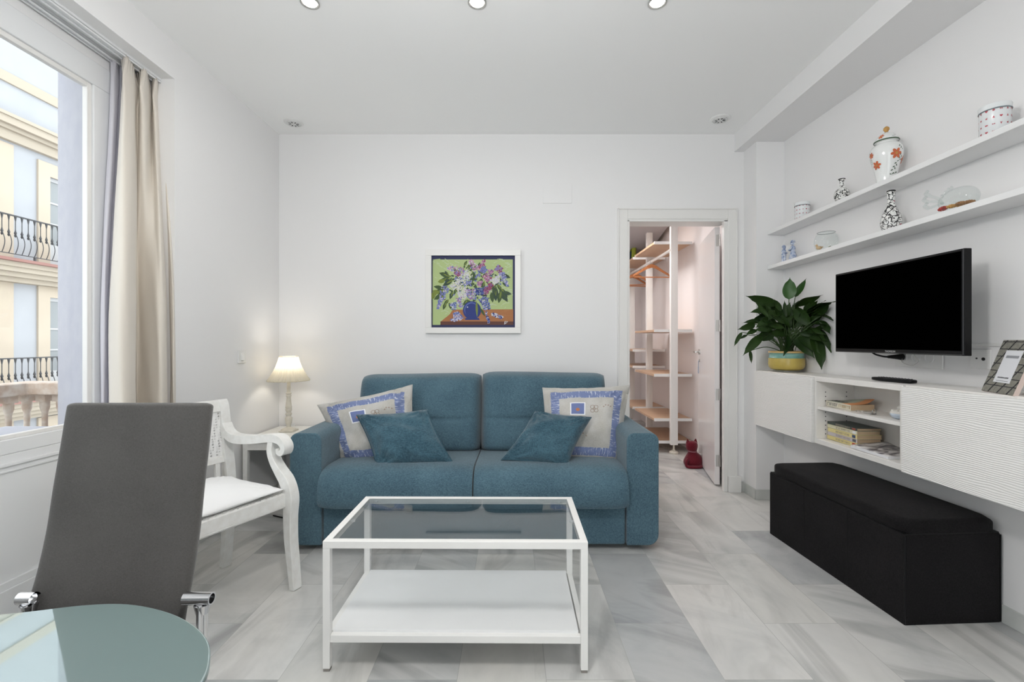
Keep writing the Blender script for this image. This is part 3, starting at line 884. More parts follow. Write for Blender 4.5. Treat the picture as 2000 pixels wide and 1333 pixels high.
# ------------------------------------------------------------------ black storage bench
bn = thing('storage_bench', 'long black fabric storage bench with padded lid under the wall cabinets', 'bench', (1.751, 2.268, 0), .0514)
bx, by = .203, .438
q = mb().box((-bx, -by, 0), (bx, by, .362))
q.build('box', M['blackfab'], bn, bevel=.004)
q = mb()
for y in (-.146, .146): q.box((-bx-.0008, y-.001, .01), (-bx+.002, y+.001, .355))
q.tube([(-bx, -by, .005), (-bx, -by, .357)], .003, 6); q.tube([(bx, -by, .005), (bx, -by, .357)], .003, 6)
q.box((-bx+.003, -by+.003, .360), (bx-.003, by-.003, .3665))
q.build('seam', M['black'], bn)
def padded_lid(hx, hy, z0, hside, r, dome):
    def ring(ax, ay, z, n=15, e=.10):
        out = []
        for k in range(4*n):
            w = 2*math.pi*k/(4*n); c, s = math.cos(w), math.sin(w)
            f = (abs(c)**(2/e*.1)+abs(s)**(2/e*.1))
            p = 14.0; d = (abs(c)**p+abs(s)**p)**(-1/p)
            out.append((ax*c*d, ay*s*d, z))
        return out
    n = 15; lev = [ring(hx-.001, hy-.001, z0), ring(hx, hy, z0+.003), ring(hx, hy, z0+hside)]
    for i in range(1, 7):
        a = .5*math.pi*i/6; lev.append(ring(hx-r*(1-math.cos(a)), hy-r*(1-math.cos(a)), z0+hside+r*math.sin(a)))
    for i in range(1, 9):
        t = i/8; s = 1-t
        lev.append([(x*s, y*s, z0+hside+r+dome*(1-(s)**2.2)) for x, y, _ in ring(hx-r, hy-r, 0)])
    N = 4*n; vs = [p for l in lev for p in l]
    fs = [(i*N+k, i*N+(k+1) % N, (i+1)*N+(k+1) % N, (i+1)*N+k) for i in range(len(lev)-1) for k in range(N)]
    fs.append(tuple(range(N))[::-1])
    return MB().add(vs, fs)
padded_lid(bx-.001, by-.001, .3665, .034, .020, .012).build('lid', M['blackfab'], bn, smooth=True, angle=60)

# ------------------------------------------------------------------ grey dining chair
gc = thing('dining_chair', 'tall grey upholstered dining chair with chrome frame at the glass table', 'chair', (-.965, 1.0, 0))
# padded back: y of the front face against height, measured up the gentle S-curve
bk = [(1.085, .455), (1.098, .50), (1.118, .56), (1.142, .66), (1.158, .76), (1.176, .86), (1.190, .945), (1.196, .975)]
bkc = catmull([(0, y, z) for y, z in bk], 6)
m = MB(); vs = []; fs = []
ring = []
NR = 28; hw = .192; ht = .016; CXC = -.987
for i, p in enumerate(bkc):
    t = i/(len(bkc)-1)
    top = smoothstep(.93, 1.0, t)
    a = bkc[max(i-1, 0)]; b = bkc[min(i+1, len(bkc)-1)]
    tg = (b-a).normalized(); nr = Vector((0, -tg.z, tg.y))
    w_ = hw*(1-.012*t) - .014*top**3
    th = ht*(1-.55*top**2)
    for k in range(NR):
        an = 2*math.pi*k/NR
        cx = math.copysign(abs(math.cos(an))**.16, math.cos(an))*w_
        cy = math.copysign(abs(math.sin(an))**.55, math.sin(an))*th
        q = Vector((CXC+cx, p.y+ht, p.z)) - nr*cy
        vs.append(q)
for i in range(len(bkc)-1):
    for k in range(NR): fs.append((i*NR+k, i*NR+(k+1) % NR, (i+1)*NR+(k+1) % NR, (i+1)*NR+k))
fs += [tuple(range(NR))[::-1], tuple(range((len(bkc)-1)*NR, len(bkc)*NR))]
m.add(vs, fs).build('backrest', M['greychair'], gc, smooth=True, world=True, angle=60, bevel=.004, seg=3)
q = superellipse_box(.195, .215, .030, 8, 18, top_bulge=.012)
q.move(Matrix.Translation((-.975, .865, .462))).build('seat', M['greychair'], gc, smooth=True, world=True, angle=70)
# chrome hardware
for s in (-1, 1):
    q = mb()
    xo = -1.180 if s < 0 else -.720; xi = -.965+s*.180
    n = 24; ro, ri = .0145, .011
    vs = []
    for x, r in ((xi, ro), (xo, ro), (xo, ri), (xo-s*.03, ri)):
        for k in range(n):
            an = 2*math.pi*k/n; vs.append((x, 1.092+r*math.cos(an), .522+r*math.sin(an)))
    fs = [(i*n+k, i*n+(k+1) % n, (i+1)*n+(k+1) % n, (i+1)*n+k) for i in range(3) for k in range(n)]
    q.add(vs, fs)
    q.build('cross_tube', M['chrome'], gc, smooth=True, world=True, angle=50)
for s in (-1, 1):
    q = mb(); x = -1.158 if s < 0 else -.743
    for dy in (-.009, .009):
        pts = [(x, 1.092+dy, .512), (x, 1.090+dy, .40), (x, 1.085+dy*.8, .20), (x, 1.080, .045), (x, 1.05, .012), (x, .98, .008), (x, .74, .008), (x, .68, .012), (x, .665, .05), (x, .668+dy*.5, .25), (x, .675+dy, .425)]
        q.tube(catmull(pts, 5), .0075, 10)
    q.tube([(x, 1.092, .509), (x, 1.092, .487)], [.018, .014], 14)
    q.build('leg', M['chrome'], gc, smooth=True, world=True, angle=60)
for y in (.72, 1.02):
    q = mb().tube([(-1.158, y, .424), (-.743, y, .424)], .008, 10)
    q.build('seat_support', M['chrome'], gc, smooth=True, world=True)

# ------------------------------------------------------------------ glass dining table (only its far end is in view)
dt = thing('dining_table', 'frosted greenish glass dining table with rounded end in the near corner', 'table', (-1.05, .15, 0), 0)
edge = [(-1.68, .42), (-1.62, .62), (-1.46, .78), (-1.25, .855), (-1.0, .892), (-.87, .922), (-.78, .926), (-.68, .899), (-.60, .858), (-.545, .815), (-.512, .772), (-.488, .72), (-.465, .60), (-.455, .40), (-.45, .1), (-.46, -.3), (-.50, -.45), (-.60, -.54), (-.80, -.58), (-1.3, -.58), (-1.5, -.53), (-1.63, -.42), (-1.70, -.2), (-1.71, .1)]
ec = catmull([(x, y, 0) for x, y in edge+edge[:1]], 6)[:-1]
t_ = NT('frosted_green_glass')
bs = t_.n('BsdfPrincipled', i={'Base Color': (.20,.285,.28,1), 'Roughness': .35, 'Specular IOR Level': .3})
gl = t_.n('BsdfGlossy', i={0: (.95,1,1,1), 'Roughness': .015})
M['frost'] = t_.surf(t_.n('MixShader', i={0: .42, 1: bs.outputs[0], 2: gl.outputs[0]}).outputs[0])
mb().prism([(p.x, p.y) for p in ec][::-1], .593, .605).build('glass_top', M['frost'], dt, world=True, bevel=.003, seg=3)
for x in (-1.45, -.66):
    for y in (-.35, .52):
        mb().tube([(x, y, 0), (x, y, .592)], .028, 20).build('leg', M['chrome'], dt, world=True, smooth=True, angle=60)

# ------------------------------------------------------------------ white cane armchair
FV = Vector((.905, -.425, 0)).normalized(); SV = Vector((.425, .905, 0)).normalized()
CC = Vector((-1.331, 1.952, 0))
ac = thing('armchair', 'white painted wooden armchair with scrolled arms and cane back beside the sofa', 'chair', tuple(CC))
def L(a, s, z): return CC + FV*a + SV*s + Vector((0, 0, z))
def band(c, wd, s0, s1, name, mat=M['oldwhite'], k=8, flute=True):
    """square-section member whose centre line runs in the side plane: c = (a, z) points, wd = widths"""
    C_ = catmull([(a, 0, z) for a, z in c], k)
    W_ = catmull([(w_, 0, 0) for w_ in wd], k)
    le = []; ri = []
    for i, p in enumerate(C_):
        tg = (C_[min(i+1, len(C_)-1)]-C_[max(i-1, 0)]).normalized(); nn = Vector((-tg.z, 0, tg.x))*W_[i].x/2
        a = p+nn; b = p-nn
        le.append(L(a.x, s0, a.z)); ri.append(L(b.x, s0, b.z))
    return mb().ribbon(le, ri, SV*(s1-s0)).build(name, mat, ac, world=True, bevel=.004, seg=3)
for sg in (1, -1):
    s0, s1 = (.247, .293) if sg > 0 else (-.293, -.247)
    # front leg + arm post in one sweeping line
    band([(.245, .0), (.232, .10), (.216, .22), (.212, .33), (.215, .42), (.190, .485), (.148, .53), (.110, .575), (.092, .62), (.100, .672)],
         [.030, .036, .044, .050, .058, .056, .044, .036, .034, .034], s0, s1, 'front_leg')
    # arm with scroll
    sc = [(-.262, .720), (-.235, .680), (-.190, .658), (-.12, .656), (-.03, .664), (.06, .678), (.115, .684), (.160, .676), (.186, .650), (.178, .624), (.156, .622), (.150, .640)]
    band(sc, [.030, .036, .040, .040, .038, .036, .036, .034, .030, .026, .022, .016], s0-.002, s1+.002, 'arm', k=7)
    # rear post: leg and back upright in one
    band([(-.262, .0), (-.248, .12), (-.236, .28), (-.232, .42), (-.238, .52), (-.252, .62), (-.266, .72), (-.282, .81), (-.296, .838)],
         [.028, .034, .040, .044, .040, .034, .032, .030, .024], s0, s1, 'back_leg')
# back: rails and cane panel, following the rake
def slab(c, s0, s1, th, name, mat, bev=.003):
    C_ = catmull([(a, 0, z) for a, z in c], 5)
    le = [L(p.x-th/2, s0, p.z) for p in C_]; ri = [L(p.x+th/2, s0, p.z) for p in C_]
    return mb().ribbon(le, ri, SV*(s1-s0)).build(name, mat, ac, world=True, bevel=bev)
slab([(-.276, .785), (-.284, .815), (-.292, .842)], -.25, .25, .022, 'top_rail', M['oldwhite'])
slab([(-.244, .535), (-.247, .548), (-.250, .565)], -.25, .25, .020, 'lower_rail', M['oldwhite'])
slab([(-.2505, .562), (-.262, .67), (-.2765, .788)], -.249, .249, .003, 'cane_panel', M['cane'], 0)
# short stay under the back rail
slab([(-.238, .44), (-.241, .49), (-.245, .54)], .205, .228, .018, 'stay', M['oldwhite'])
slab([(-.238, .44), (-.241, .49), (-.245, .54)], -.228, -.205, .018, 'stay', M['oldwhite'])
# seat frame
q = mb()
def plank(a0, a1, s0, s1, z0, z1): q.extrude([L(a0, s0, z0), L(a1, s0, z0), L(a1, s1, z0), L(a0, s1, z0)], (0, 0, z1-z0))
plank(.170, .205, -.250, .250, .375, .437); plank(-.235, -.20, -.250, .250, .375, .437)
plank(-.20, .170, .252, .280, .375, .437); plank(-.20, .170, -.280, -.252, .375, .437)
plank(.205, .208, -.250, .250, .380, .386)
q.build('seat_frame', M['oldwhite'], ac, world=True, bevel=.003)
q = mb(); plank(-.21, .19, -.262, .262, .428, .4395); q.build('cane_seat', M['cane'], ac, world=True)
cs = pillow('seat_cushion', [tuple(L(.195, -.245, .452)), tuple(L(.200, .243, .455)), tuple(L(-.205, .225, .470)), tuple(L(-.20, -.225, .468))], .034, M['linen'],
       'thin white cotton seat cushion lying on the cane armchair', cave=.03, wr=.010, seed=21)
cs.location.z = .004
mb().box((-.012, -.012, 0), (.012, .012, .008)).move(Matrix.Translation(L(-.11, .262, .369))).build('cushion_tie', M['black'], ac, world=True)

# ------------------------------------------------------------------ side table and lamp in the corner
st = thing('side_table', 'small white side table with thin legs in the corner behind the armchair', 'side table', (-1.49, 3.16, 0))
X0, X1, Y0, Y1 = -1.745, -1.235, 2.92, 3.42
mb().box((X0, Y0, .484), (X1, Y1, .502)).build('tabletop', M['oldwhite'], st, world=True, bevel=.003)
for x in (X0+.01, X1-.04):
    for y in (Y0+.01, Y1-.04): mb().box((x, y, 0), (x+.03, y+.03, .484)).build('leg', M['oldwhite'], st, world=True, bevel=.002)
q = mb()
q.box((X0+.04, Y0+.014, .435), (X1-.04, Y0+.03, .484)); q.box((X0+.04, Y1-.03, .435), (X1-.04, Y1-.014, .484))
q.box((X0+.014, Y0+.04, .435), (X0+.03, Y1-.04, .484)); q.box((X1-.03, Y0+.04, .435), (X1-.014, Y1-.04, .484))
q.build('apron', M['oldwhite'], st, world=True)
lx, ly = -1.575, 3.21
lamp = thing('table_lamp', 'lit table lamp with pleated cream shade and turned stem in the corner', 'lamp', (lx, ly, .502))
q = mb().box((-.048, -.048, 0), (.048, .048, .012)); q.lathe([(.052, .010), (.050, .018), (.030, .026), (.016, .032)], n=28)
q.build('base', M['cream'], lamp, bevel=.002)
prof = [(.014, .03), (.015, .045), (.020, .060), (.024, .085), (.025, .097), (.018, .104), (.015, .110), (.021, .120), (.021, .128), (.014, .136), (.020, .146), (.022, .156), (.019, .164), (.022, .168), (.021, .176), (.018, .200), (.015, .225), (.014, .243), (.018, .248), (.018, .254), (.014, .260), (.019, .266), (.019, .272), (.012, .278), (.013, .31), (.011, .35), (.008, .36), (.008, .40)]
mb().lathe(prof, n=24).build('stem', M['cream'], lamp, smooth=True, angle=50)
t_ = NT('pleated_shade_cloth')
dif = t_.n('BsdfDiffuse', i={0: (.72,.69,.61,1)}); trl = t_.n('BsdfTranslucent', i={0: (.50,.46,.37,1)})
M['shade'] = t_.surf(t_.n('MixShader', i={0: .5, 1: dif.outputs[0], 2: trl.outputs[0]}).outputs[0])
n = 192; vs = []
for j in range(7):
    t = j/6; z = .358 + .172*t; r = .134 - .074*t - .010*math.sin(math.pi*t)
    for k in range(n):
        a = 2*math.pi*k/n; rr = r*(1+.05*math.cos(a*36)*(1-.4*t))
        vs.append((rr*math.cos(a), rr*math.sin(a), z + (.003*math.cos(a*12) if j == 0 else 0)))
fs = [(j*n+k, j*n+(k+1) % n, (j+1)*n+(k+1) % n, (j+1)*n+k) for j in range(6) for k in range(n)]
sh = mb().add(vs, fs).build('lamp_shade', M['shade'], lamp, smooth=True, angle=180)
q = mb().tube([(.1345*math.cos(a), .1345*math.sin(a), .359) for a in [2*math.pi*k/48 for k in range(48)]], .0025, 6, closed=True)
q.tube([(.0605*math.cos(a), .0605*math.sin(a), .529) for a in [2*math.pi*k/48 for k in range(48)]], .0025, 6, closed=True)
q.build('shade_trim', P('gold_shade_trim', (.60,.55,.42), .7), sh)
mb().ball((0, 0, .435), .026, 16).build('bulb', P('lit_bulb', (1,.95,.85), .5, emit=((1,.90,.75), 5)), lamp, smooth=True)
pl = bpy.data.lights.new('lamp_bulb_light', 'POINT'); pl.energy = 2.2; pl.color = (1, .93, .82); pl.shadow_soft_size = .03
po = bpy.data.objects.new('lamp_bulb_light', pl); po.parent = lamp; po.location = (0, 0, .47); COL.objects.link(po)
cord = mb().tube(catmull([(lx+.02, ly+.05, .512), (lx-.02, 3.30, .512), (-1.62, 3.405, .510), (-1.66, 3.432, .47), (-1.672, 3.436, .36), (-1.64, 3.436, .22), (-1.60, 3.432, .12), (-1.62, 3.42, .02), (-1.55, 3.40, .006), (-1.40, 3.40, .006)], 6), .003, 6)
tag(cord.build('lamp_cord', M['socket'], smooth=True), 'thin pale lamp cord hanging behind the corner side table', 'cord')
cord = mb().tube(catmull([(-1.55, 2.955, .006), (-1.42, 2.90, .006), (-1.30, 2.88, .006), (-1.245, 2.845, .02), (-1.235, 2.83, .035)], 6), .004, 6)
q = cord; q.box((-1.25, 2.79, 0), (-1.225, 2.86, .035))
tag(q.build('power_plug', M['black'], smooth=False), 'small dark plug lying on the floor by the sofa arm', 'plug')

# switch on the left wall
sw = thing('light_switch', 'white light switch on the wall above the armchair', 'light switch', (-1.764, 2.964, 1.037))
mb().box((.0, -.041, -.041), (.009, .041, .041)).build('switch_plate', M['socket'], sw, bevel=.003)
q = mb().extrude([(.009, .012, -.022), (.017, .012, -.022), (.010, .012, .026), (.009, .012, .026)], (0, -.030, 0)); q.build('rocker', M['lacquer'], sw, bevel=.001)

# painting
pt = thing('framed_painting', 'white framed still life of lilacs in a blue vase above the sofa', 'painting', (-.292, 3.446, 1.5125))
hw, hh = .358, .3145
q = mb()
fr = .044
for a, b in (((-hw, hh-fr), (hw, hh)), ((-hw, -hh), (hw, -hh+fr)), ((-hw, -hh+fr), (-hw+fr, hh-fr)), ((hw-fr, -hh+fr), (hw, hh-fr))):
    q.box((a[0], -.030, a[1]), (b[0], 0, b[1]))
q.build('frame', M['trimwhite'], pt, bevel=.002)
iw, ih = hw-fr+.004, hh-fr+.004          # visible opening
random.seed(4)
cols = [(.010,.015,.075), (.40,.50,.22), (.36,.14,.045), (.10,.030,.018), (.008,.025,.17), (.62,.62,.50), (.19,.20,.46), (.10,.14,.38), (.30,.13,.27), (.24,.035,.10), (.035,.075,.018), (.17,.22,.03), (.55,.52,.62), (.55,.30,.42), (.62,.64,.66), (.48,.57,.36), (.40,.17,.06), (.02,.05,.03)]
pm = [P('canvas_paint', c, .6) for c in cols]
q = mb(); lay = [0]
def flat(pts, m):
    lay[0] += 1; y = -.0125 - lay[0]*.0000018
    q.add([(x, y, z) for x, z in pts], [tuple(range(len(pts)))], m)
def px2(x, y): return ((x-777)/1555*.2100/210*812/1*0 + (x/1555*210+820-924.5)/258, -(y/1333*180+480-570.5)/258)
def poly(P_, m): flat([px2(*p) for p in P_], m)
poly([(160,165),(1378,165),(1378,1175),(160,1175)], 0)
poly([(196,205),(1342,205),(1342,1142),(196,1142)], 1)
for _ in range(420):                       # broken background strokes
    x = random.uniform(195, 1320); y = random.uniform(200, 900 if x > 1000 else 1100); l = random.uniform(14, 40); a = random.uniform(-.8, .8)
    dx, dy = l*math.cos(a), l*math.sin(a)
    poly([(max(190, x-dx), y-dy-5), (min(1346, x+dx), y+dy-5), (min(1346, x+dx), y+dy+5), (max(190, x-dx), y-dy+5)], 15 if random.random() < .55 else 1)
poly([(430,1000),(480,930),(1350,925),(1350,1105),(300,1105)], 2)
poly([(300,1100),(1350,1100),(1350,1150),(300,1150)], 3)
for _ in range(70):
    x = random.uniform(460, 1300); y = random.uniform(935, 1095); poly([(x-40,y),(x+30,y-2),(x+35,y+3),(x-35,y+4)], 16)
poly([(188,195),(298,1100),(298,1150),(188,1150)], 1)
def ell(cx, cy, rx, ry, m, n=20, rot=0):
    poly([(cx+rx*math.cos(2*math.pi*k/n)*math.cos(rot)-ry*math.sin(2*math.pi*k/n)*math.sin(rot), cy+rx*math.cos(2*math.pi*k/n)*math.sin(rot)+ry*math.sin(2*math.pi*k/n)*math.cos(rot)) for k in range(n)], m)
def lf(x, y, l, a, m=10, w=.22):
    P_ = []
    for t, s in ((0,0),(.25,.8),(.5,1),(.75,.7),(1,0)): P_.append((x+l*t*math.cos(a)-s*w*l*math.sin(a), y+l*t*math.sin(a)+s*w*l*math.cos(a)))
    for t, s in ((.75,.7),(.5,1),(.25,.8)): P_.append((x+l*t*math.cos(a)+s*w*l*math.sin(a), y+l*t*math.sin(a)-s*w*l*math.cos(a)))
    poly(P_, m)
D = math.radians
for _ in range(260):
    a_ = random.uniform(0, 6.28); r_ = random.random()**.6
    cx_, cy_ = 760+430*r_*math.cos(a_), 560+270*r_*math.sin(a_)
    if cy_ > 800: continue
    ell(cx_, cy_, random.uniform(12, 30), random.uniform(8, 16), random.choice((10, 17, 17, 6, 7, 10)), 7, random.random()*3)
for x, y, l, a in ((450,460,180,200),(440,480,150,170),(480,500,170,150),(400,470,90,100),(420,440,90,230),(380,650,190,170),(370,690,190,150),(340,620,140,190),(480,660,130,110),(420,780,110,130),(380,820,120,110),(420,830,130,60),(640,300,90,-60),(680,330,110,-40),(840,330,90,-70),(1170,420,150,20),(1120,560,120,60),(1080,580,230,85),(1160,620,170,50),(1150,640,190,60),(1180,680,150,10),(1200,700,140,60),(1170,660,180,100),(1030,680,150,80),(1190,540,120,30),(530,620,100,110),(700,780,120,130),(680,790,110,40),(880,420,120,-50),(760,380,100,60),(800,560,90,80),(930,520,120,100)):
    lf(x, y, l, D(a), random.choice((10, 10, 17)), .2); lf(x+6, y-4, l*.7, D(a), random.choice((10, 11)), .1)
for x, y in ((255,695),(290,690),(230,740),(380,790),(370,510)): lf(x, y, 110, D(random.uniform(150, 220)), 11, .28)
ell(755, 940, 132, 132, 4, 28); ell(745, 930, 100, 105, 7, 24); ell(752, 942, 97, 104, 4, 24); poly([(660,1050),(850,1050),(870,1078),(655,1078)], 4)
ell(690, 893, 10, 8, 14)
lf(820, 800, 240, D(88), 11, .07); lf(870, 900, 150, D(60), 10, .12)
def lilac(x0, y0, x1, y1, w0, w1, ms, n=90):
    for _ in range(n):
        t = random.random(); w_ = (w0*(1-t)+w1*t)*random.uniform(-1, 1); dx, dy = x1-x0, y1-y0; d = math.hypot(dx, dy)
        cx = x0+dx*t-dy/d*w_; cy = y0+dy*t+dx/d*w_; r = random.uniform(7, 15)
        cx = max(205, min(1330, cx)); cy = max(212, min(1140, cy))
        ell(cx, cy, r, r*random.uniform(.5, .9), random.choice(ms), 6, random.random()*3)
lilac(720,215,820,350,28,50,(8,13,8,12)); lilac(940,215,860,370,22,45,(9,8,13)); lilac(400,320,640,380,25,60,(8,6,12,13)); lilac(540,440,560,400,60,40,(8,9,6),50)
lilac(740,390,470,620,70,50,(5,5,14,12),170); lilac(620,600,620,800,90,40,(5,14,5,12),150); lilac(690,540,700,560,60,60,(7,6,12),60)
lilac(730,640,740,780,80,30,(6,12,8),90); lilac(560,760,600,900,50,20,(8,6,12),70); lilac(380,600,260,920,65,14,(6,6,7,12),150)
lilac(480,830,500,930,50,30,(7,14,7),70); lilac(1000,440,940,500,60,50,(8,13,9),80); lilac(870,520,870,590,45,15,(8,13),40); lilac(1030,360,1010,420,40,30,(13,8),40)
lilac(1170,310,1120,380,45,55,(8,6,9),80); lilac(1080,470,1120,540,80,45,(14,12,5),100); lilac(1180,400,1270,590,50,14,(6,6,12,7),110); lilac(940,330,900,390,50,30,(6,7),50)
lilac(1040,560,930,700,35,45,(9,9,8),100); lilac(860,620,870,720,60,50,(4,7,4),90); lilac(920,760,980,930,70,45,(7,4,7,12),140); lilac(960,960,1000,1120,20,12,(7,12,4),60)
lilac(1040,990,1200,1050,20,24,(7,12,4,14),80); lilac(520,970,560,1080,30,90,(7,12,7),110); lilac(620,1050,450,1085,30,16,(7,12),60); lilac(1090,600,1080,720,30,16,(10,17),30)
poly([(1225,1100),(1240,1092),(1230,1140),(1220,1142)], 14); poly([(1245,1098),(1275,1100),(1268,1108),(1248,1106)], 14); poly([(1218,1138),(1260,1110),(1264,1116),(1222,1144)], 14)
q.build('canvas', pm, pt)
mb().box((-iw-.01, -.0122, -ih-.01), (iw+.01, -.004, ih+.01)).build('backing_board', pm[0], pt)

# junction cover, ceiling roses, ceiling spotlights
jc = mb().box((.2325, 3.4405, 2.182), (.452, 3.446, 2.320)).build('wall_cover_plate', M['wall'], bevel=.002)
tag(jc, 'blank square cover plate high on the back wall above the doorway corner', 'cover plate')
def rose(x, y, lab):
    t = thing('ceiling_air_vent', lab, 'vent', (x, y, CEIL), 0, 'round vents in the ceiling')
    mb().lathe([(.066, 0), (.066, -.006), (.058, -.012), (.050, -.012), (.049, -.009), (.045, -.009), (.044, -.014), (.004, -.016), (.0001, -.016)][::-1], n=40).build('cover', M['socket'], t, smooth=True, angle=40)
    q = mb()
    for k in range(8):
        a = 2*math.pi*k/8; c, s = math.cos(a), math.sin(a)
        q.box((.018, -.0035, -.0168), (.036, .0035, -.0150)) if k == 0 else q.add([(.018*c+.0035*s, .018*s-.0035*c, -.0166), (.036*c+.0035*s, .036*s-.0035*c, -.0166), (.036*c-.0035*s, .036*s+.0035*c, -.0166), (.018*c-.0035*s, .018*s+.0035*c, -.0166)], [(0,1,2,3)])
    q.build('vent_slot', M['dark'], t)
rose(-1.560, 3.253, 'small round slotted ceiling vent over the corner with the lamp')
rose(1.463, 3.20, 'small round slotted ceiling vent over the doorway beside the beam')
spot_proto = None
spots = [(-.934, 2.103, 'ceiling spotlight nearest the window wall'), (-.161, 2.103, 'middle one of three ceiling spotlights above the coffee table'), (.672, 2.103, 'ceiling spotlight nearest the ceiling beam')]
for x, y, lab in spots:
    t = thing('ceiling_spotlight', lab, 'spotlight', (x, y, CEIL), 0, 'recessed ceiling spotlights')
    mb().lathe([(.043, 0), (.043, -.004), (.036, -.006), (.032, -.002), (.032, -.0005)], n=36, caps=False).build('trim_ring', M['steel'], t, smooth=True)
    mb().lathe([(.0315, -.0012), (.0001, -.0035)], n=32, caps=False).build('lens', P('lit_lens', (1,1,1), .5, emit=((1,.96,.90), 14)), t, smooth=True)
    l = bpy.data.lights.new('spot_lamp', 'AREA'); l.shape = 'DISK'; l.size = .11; l.energy = DOWNLIGHT_W; l.color = (1, .965, .93); l.spread = math.radians(170)
    o = bpy.data.objects.new('spot_lamp', l); o.location = (0, 0, -.012); o.parent = t; COL.objects.link(o)

# ------------------------------------------------------------------ television
tv = thing('television', 'black flat television mounted on the wall above the low cabinets', 'television', (1.80, 2.17, 1.295))
a, b, z0, z1 = 1.812, 2.536, 1.080, 1.511
mb().box((1.802, a, z0), (1.832, b, z1)).build('casing', M['black'], tv, world=True, bevel=.003)
mb().box((1.832, a+.10, z0+.06), (1.862, b-.10, z1-.08)).build('rear_housing', M['black'], tv, world=True, bevel=.01)
mb().box((1.7995, a+.014, z0+.020), (1.803, b-.010, z1-.010)).build('screen', M['screen'], tv, world=True)
q = mb().box((1.8012, a+.0045, z0+.004), (1.8020, a+.0065, z1-.004)); q.box((1.8012, a+.01, z0+.003), (1.8020, b-.004, z0+.0045))
q.build('bezel_edge', P('grey_bezel_line', (.10,.10,.10), .4), tv, world=True)
def text_mesh(name, body, size, depth, mat, parent, mat4):
    """letters as a real mesh: x to the right, z up in its own frame, then placed by mat4"""
    fc = bpy.data.curves.new(name, 'FONT'); fc.body = body; fc.size = size; fc.extrude = depth; fc.align_x = 'CENTER'; fc.align_y = 'CENTER'; fc.resolution_u = 3
    fo = bpy.data.objects.new(name+'_tmp', fc); COL.objects.link(fo); bpy.context.view_layer.update()
    me = bpy.data.meshes.new_from_object(fo.evaluated_get(bpy.context.evaluated_depsgraph_get()))
    bpy.data.objects.remove(fo); bpy.data.curves.remove(fc)
    me.transform(chain(parent).inverted() @ mat4 @ Matrix.Rotation(math.radians(90), 4, 'X'))
    me.materials.clear(); me.materials.append(mat); me.name = name
    o = bpy.data.objects.new(name, me); COL.objects.link(o); o.parent = parent; return o
text_mesh('brand_lettering', 'THOMSON', .012, .0002, P('silver_lettering', (.55,.55,.55), .4), tv, Matrix.Translation((1.8008, 2.168, 1.0900)) @ Matrix.Rotation(math.radians(-90), 4, 'Z'))
q = mb().box((1.862, 2.09, 1.22), (1.885, 2.25, 1.40)); q.box((1.885, 2.14, 1.26), (wallr(2.17)-.012, 2.20, 1.36)); q.box((wallr(2.17)-.012, 2.08, 1.18), (wallr(2.17)-.001, 2.26, 1.42))
q.build('wall_bracket', M['black'], tv, world=True)

# ------------------------------------------------------------------ wall cabinets (hung in a row, slightly out of level)
CZ0, CZ1, CXF = .546, .931, 1.733
def zt(y): return TILT*(3.27-y)
def panel(q, x0, y0, z0, x1, y1, z1): q.box((x0, y0, z0), (x1, y1, z1))
def wx(y): return wallr(y)-.002
def cab(name, y0, y1, lab, opened):
    c = thing(name, lab, 'cabinet', (1.85, (y0+y1)/2, .54), 0, None)
    xf = CXF+.020 if not opened else CXF+.014; xb = min(wx(y0), wx(y1)); t = .028 if opened else .018
    q = mb()
    q.box((xf, y0, CZ1-t), (xb, y1, CZ1)); q.box((xf, y0, CZ0), (xb, y1, CZ0+t))
    s = .018
    q.box((xf, y0, CZ0+t), (xb, y0+s, CZ1-t)); q.box((xf, y1-s, CZ0+t), (xb, y1, CZ1-t)); q.box((xb-.006, y0+s, CZ0+t), (xb, y1-s, CZ1-t))
    q.build('body', M['cabinet'], c, world=True, tilt=True, bevel=.0015)
    if not opened:
        mb().box((CXF, y0+.002, CZ0-.002), (CXF+.0195, y1-.002, CZ1-.006)).build('door', M['ripple'], c, world=True, tilt=True, bevel=.0015)
    return c
cab('wall_cabinet', 2.635, 3.262, 'white wall cabinet with rippled door under the potted plant', False)
oc = cab('open_cabinet', 2.032, 2.631, 'white open cabinet with books on two levels below the television', True)
cab('wall_cabinet', .92, 2.028, 'long white wall cabinet with rippled door under the photo frame', False)
mb().box((CXF+.022, 2.05, .742), (wx(2.6)-.008, 2.613, .760)).build('shelf', M['cabinet'], oc, world=True, tilt=True, bevel=.001)
q = mb()
for x in (1.80, 1.92):
    for z in (.60, .625, .65, .675, .70, .725, .79, .815, .84): q.box((x-.0025, 2.6118, z-.0025), (x+.0025, 2.6132, z+.0025))
q.build('pin_holes', M['dark'], oc, world=True, tilt=True)

# ------------------------------------------------------------------ long wall shelves
for zb, lab in ((1.902, 'upper white wall shelf holding the lidded jar and tins'), (1.6535, 'lower white wall shelf directly above the television')):
    q = mb().prism([(1.835, 3.268), (1.835, .9), (wallr(.9)-.001, .9), (wallr(3.26)-.001, 3.268)], zb, zb+.025)
    tag(q.build('wall_shelf', M['shelfboard'], tilt=True, bevel=.001), lab, 'shelf', 'long wall shelves')
for py, pz in ((2.879, 1.705), (2.395, 1.72)):
    pass

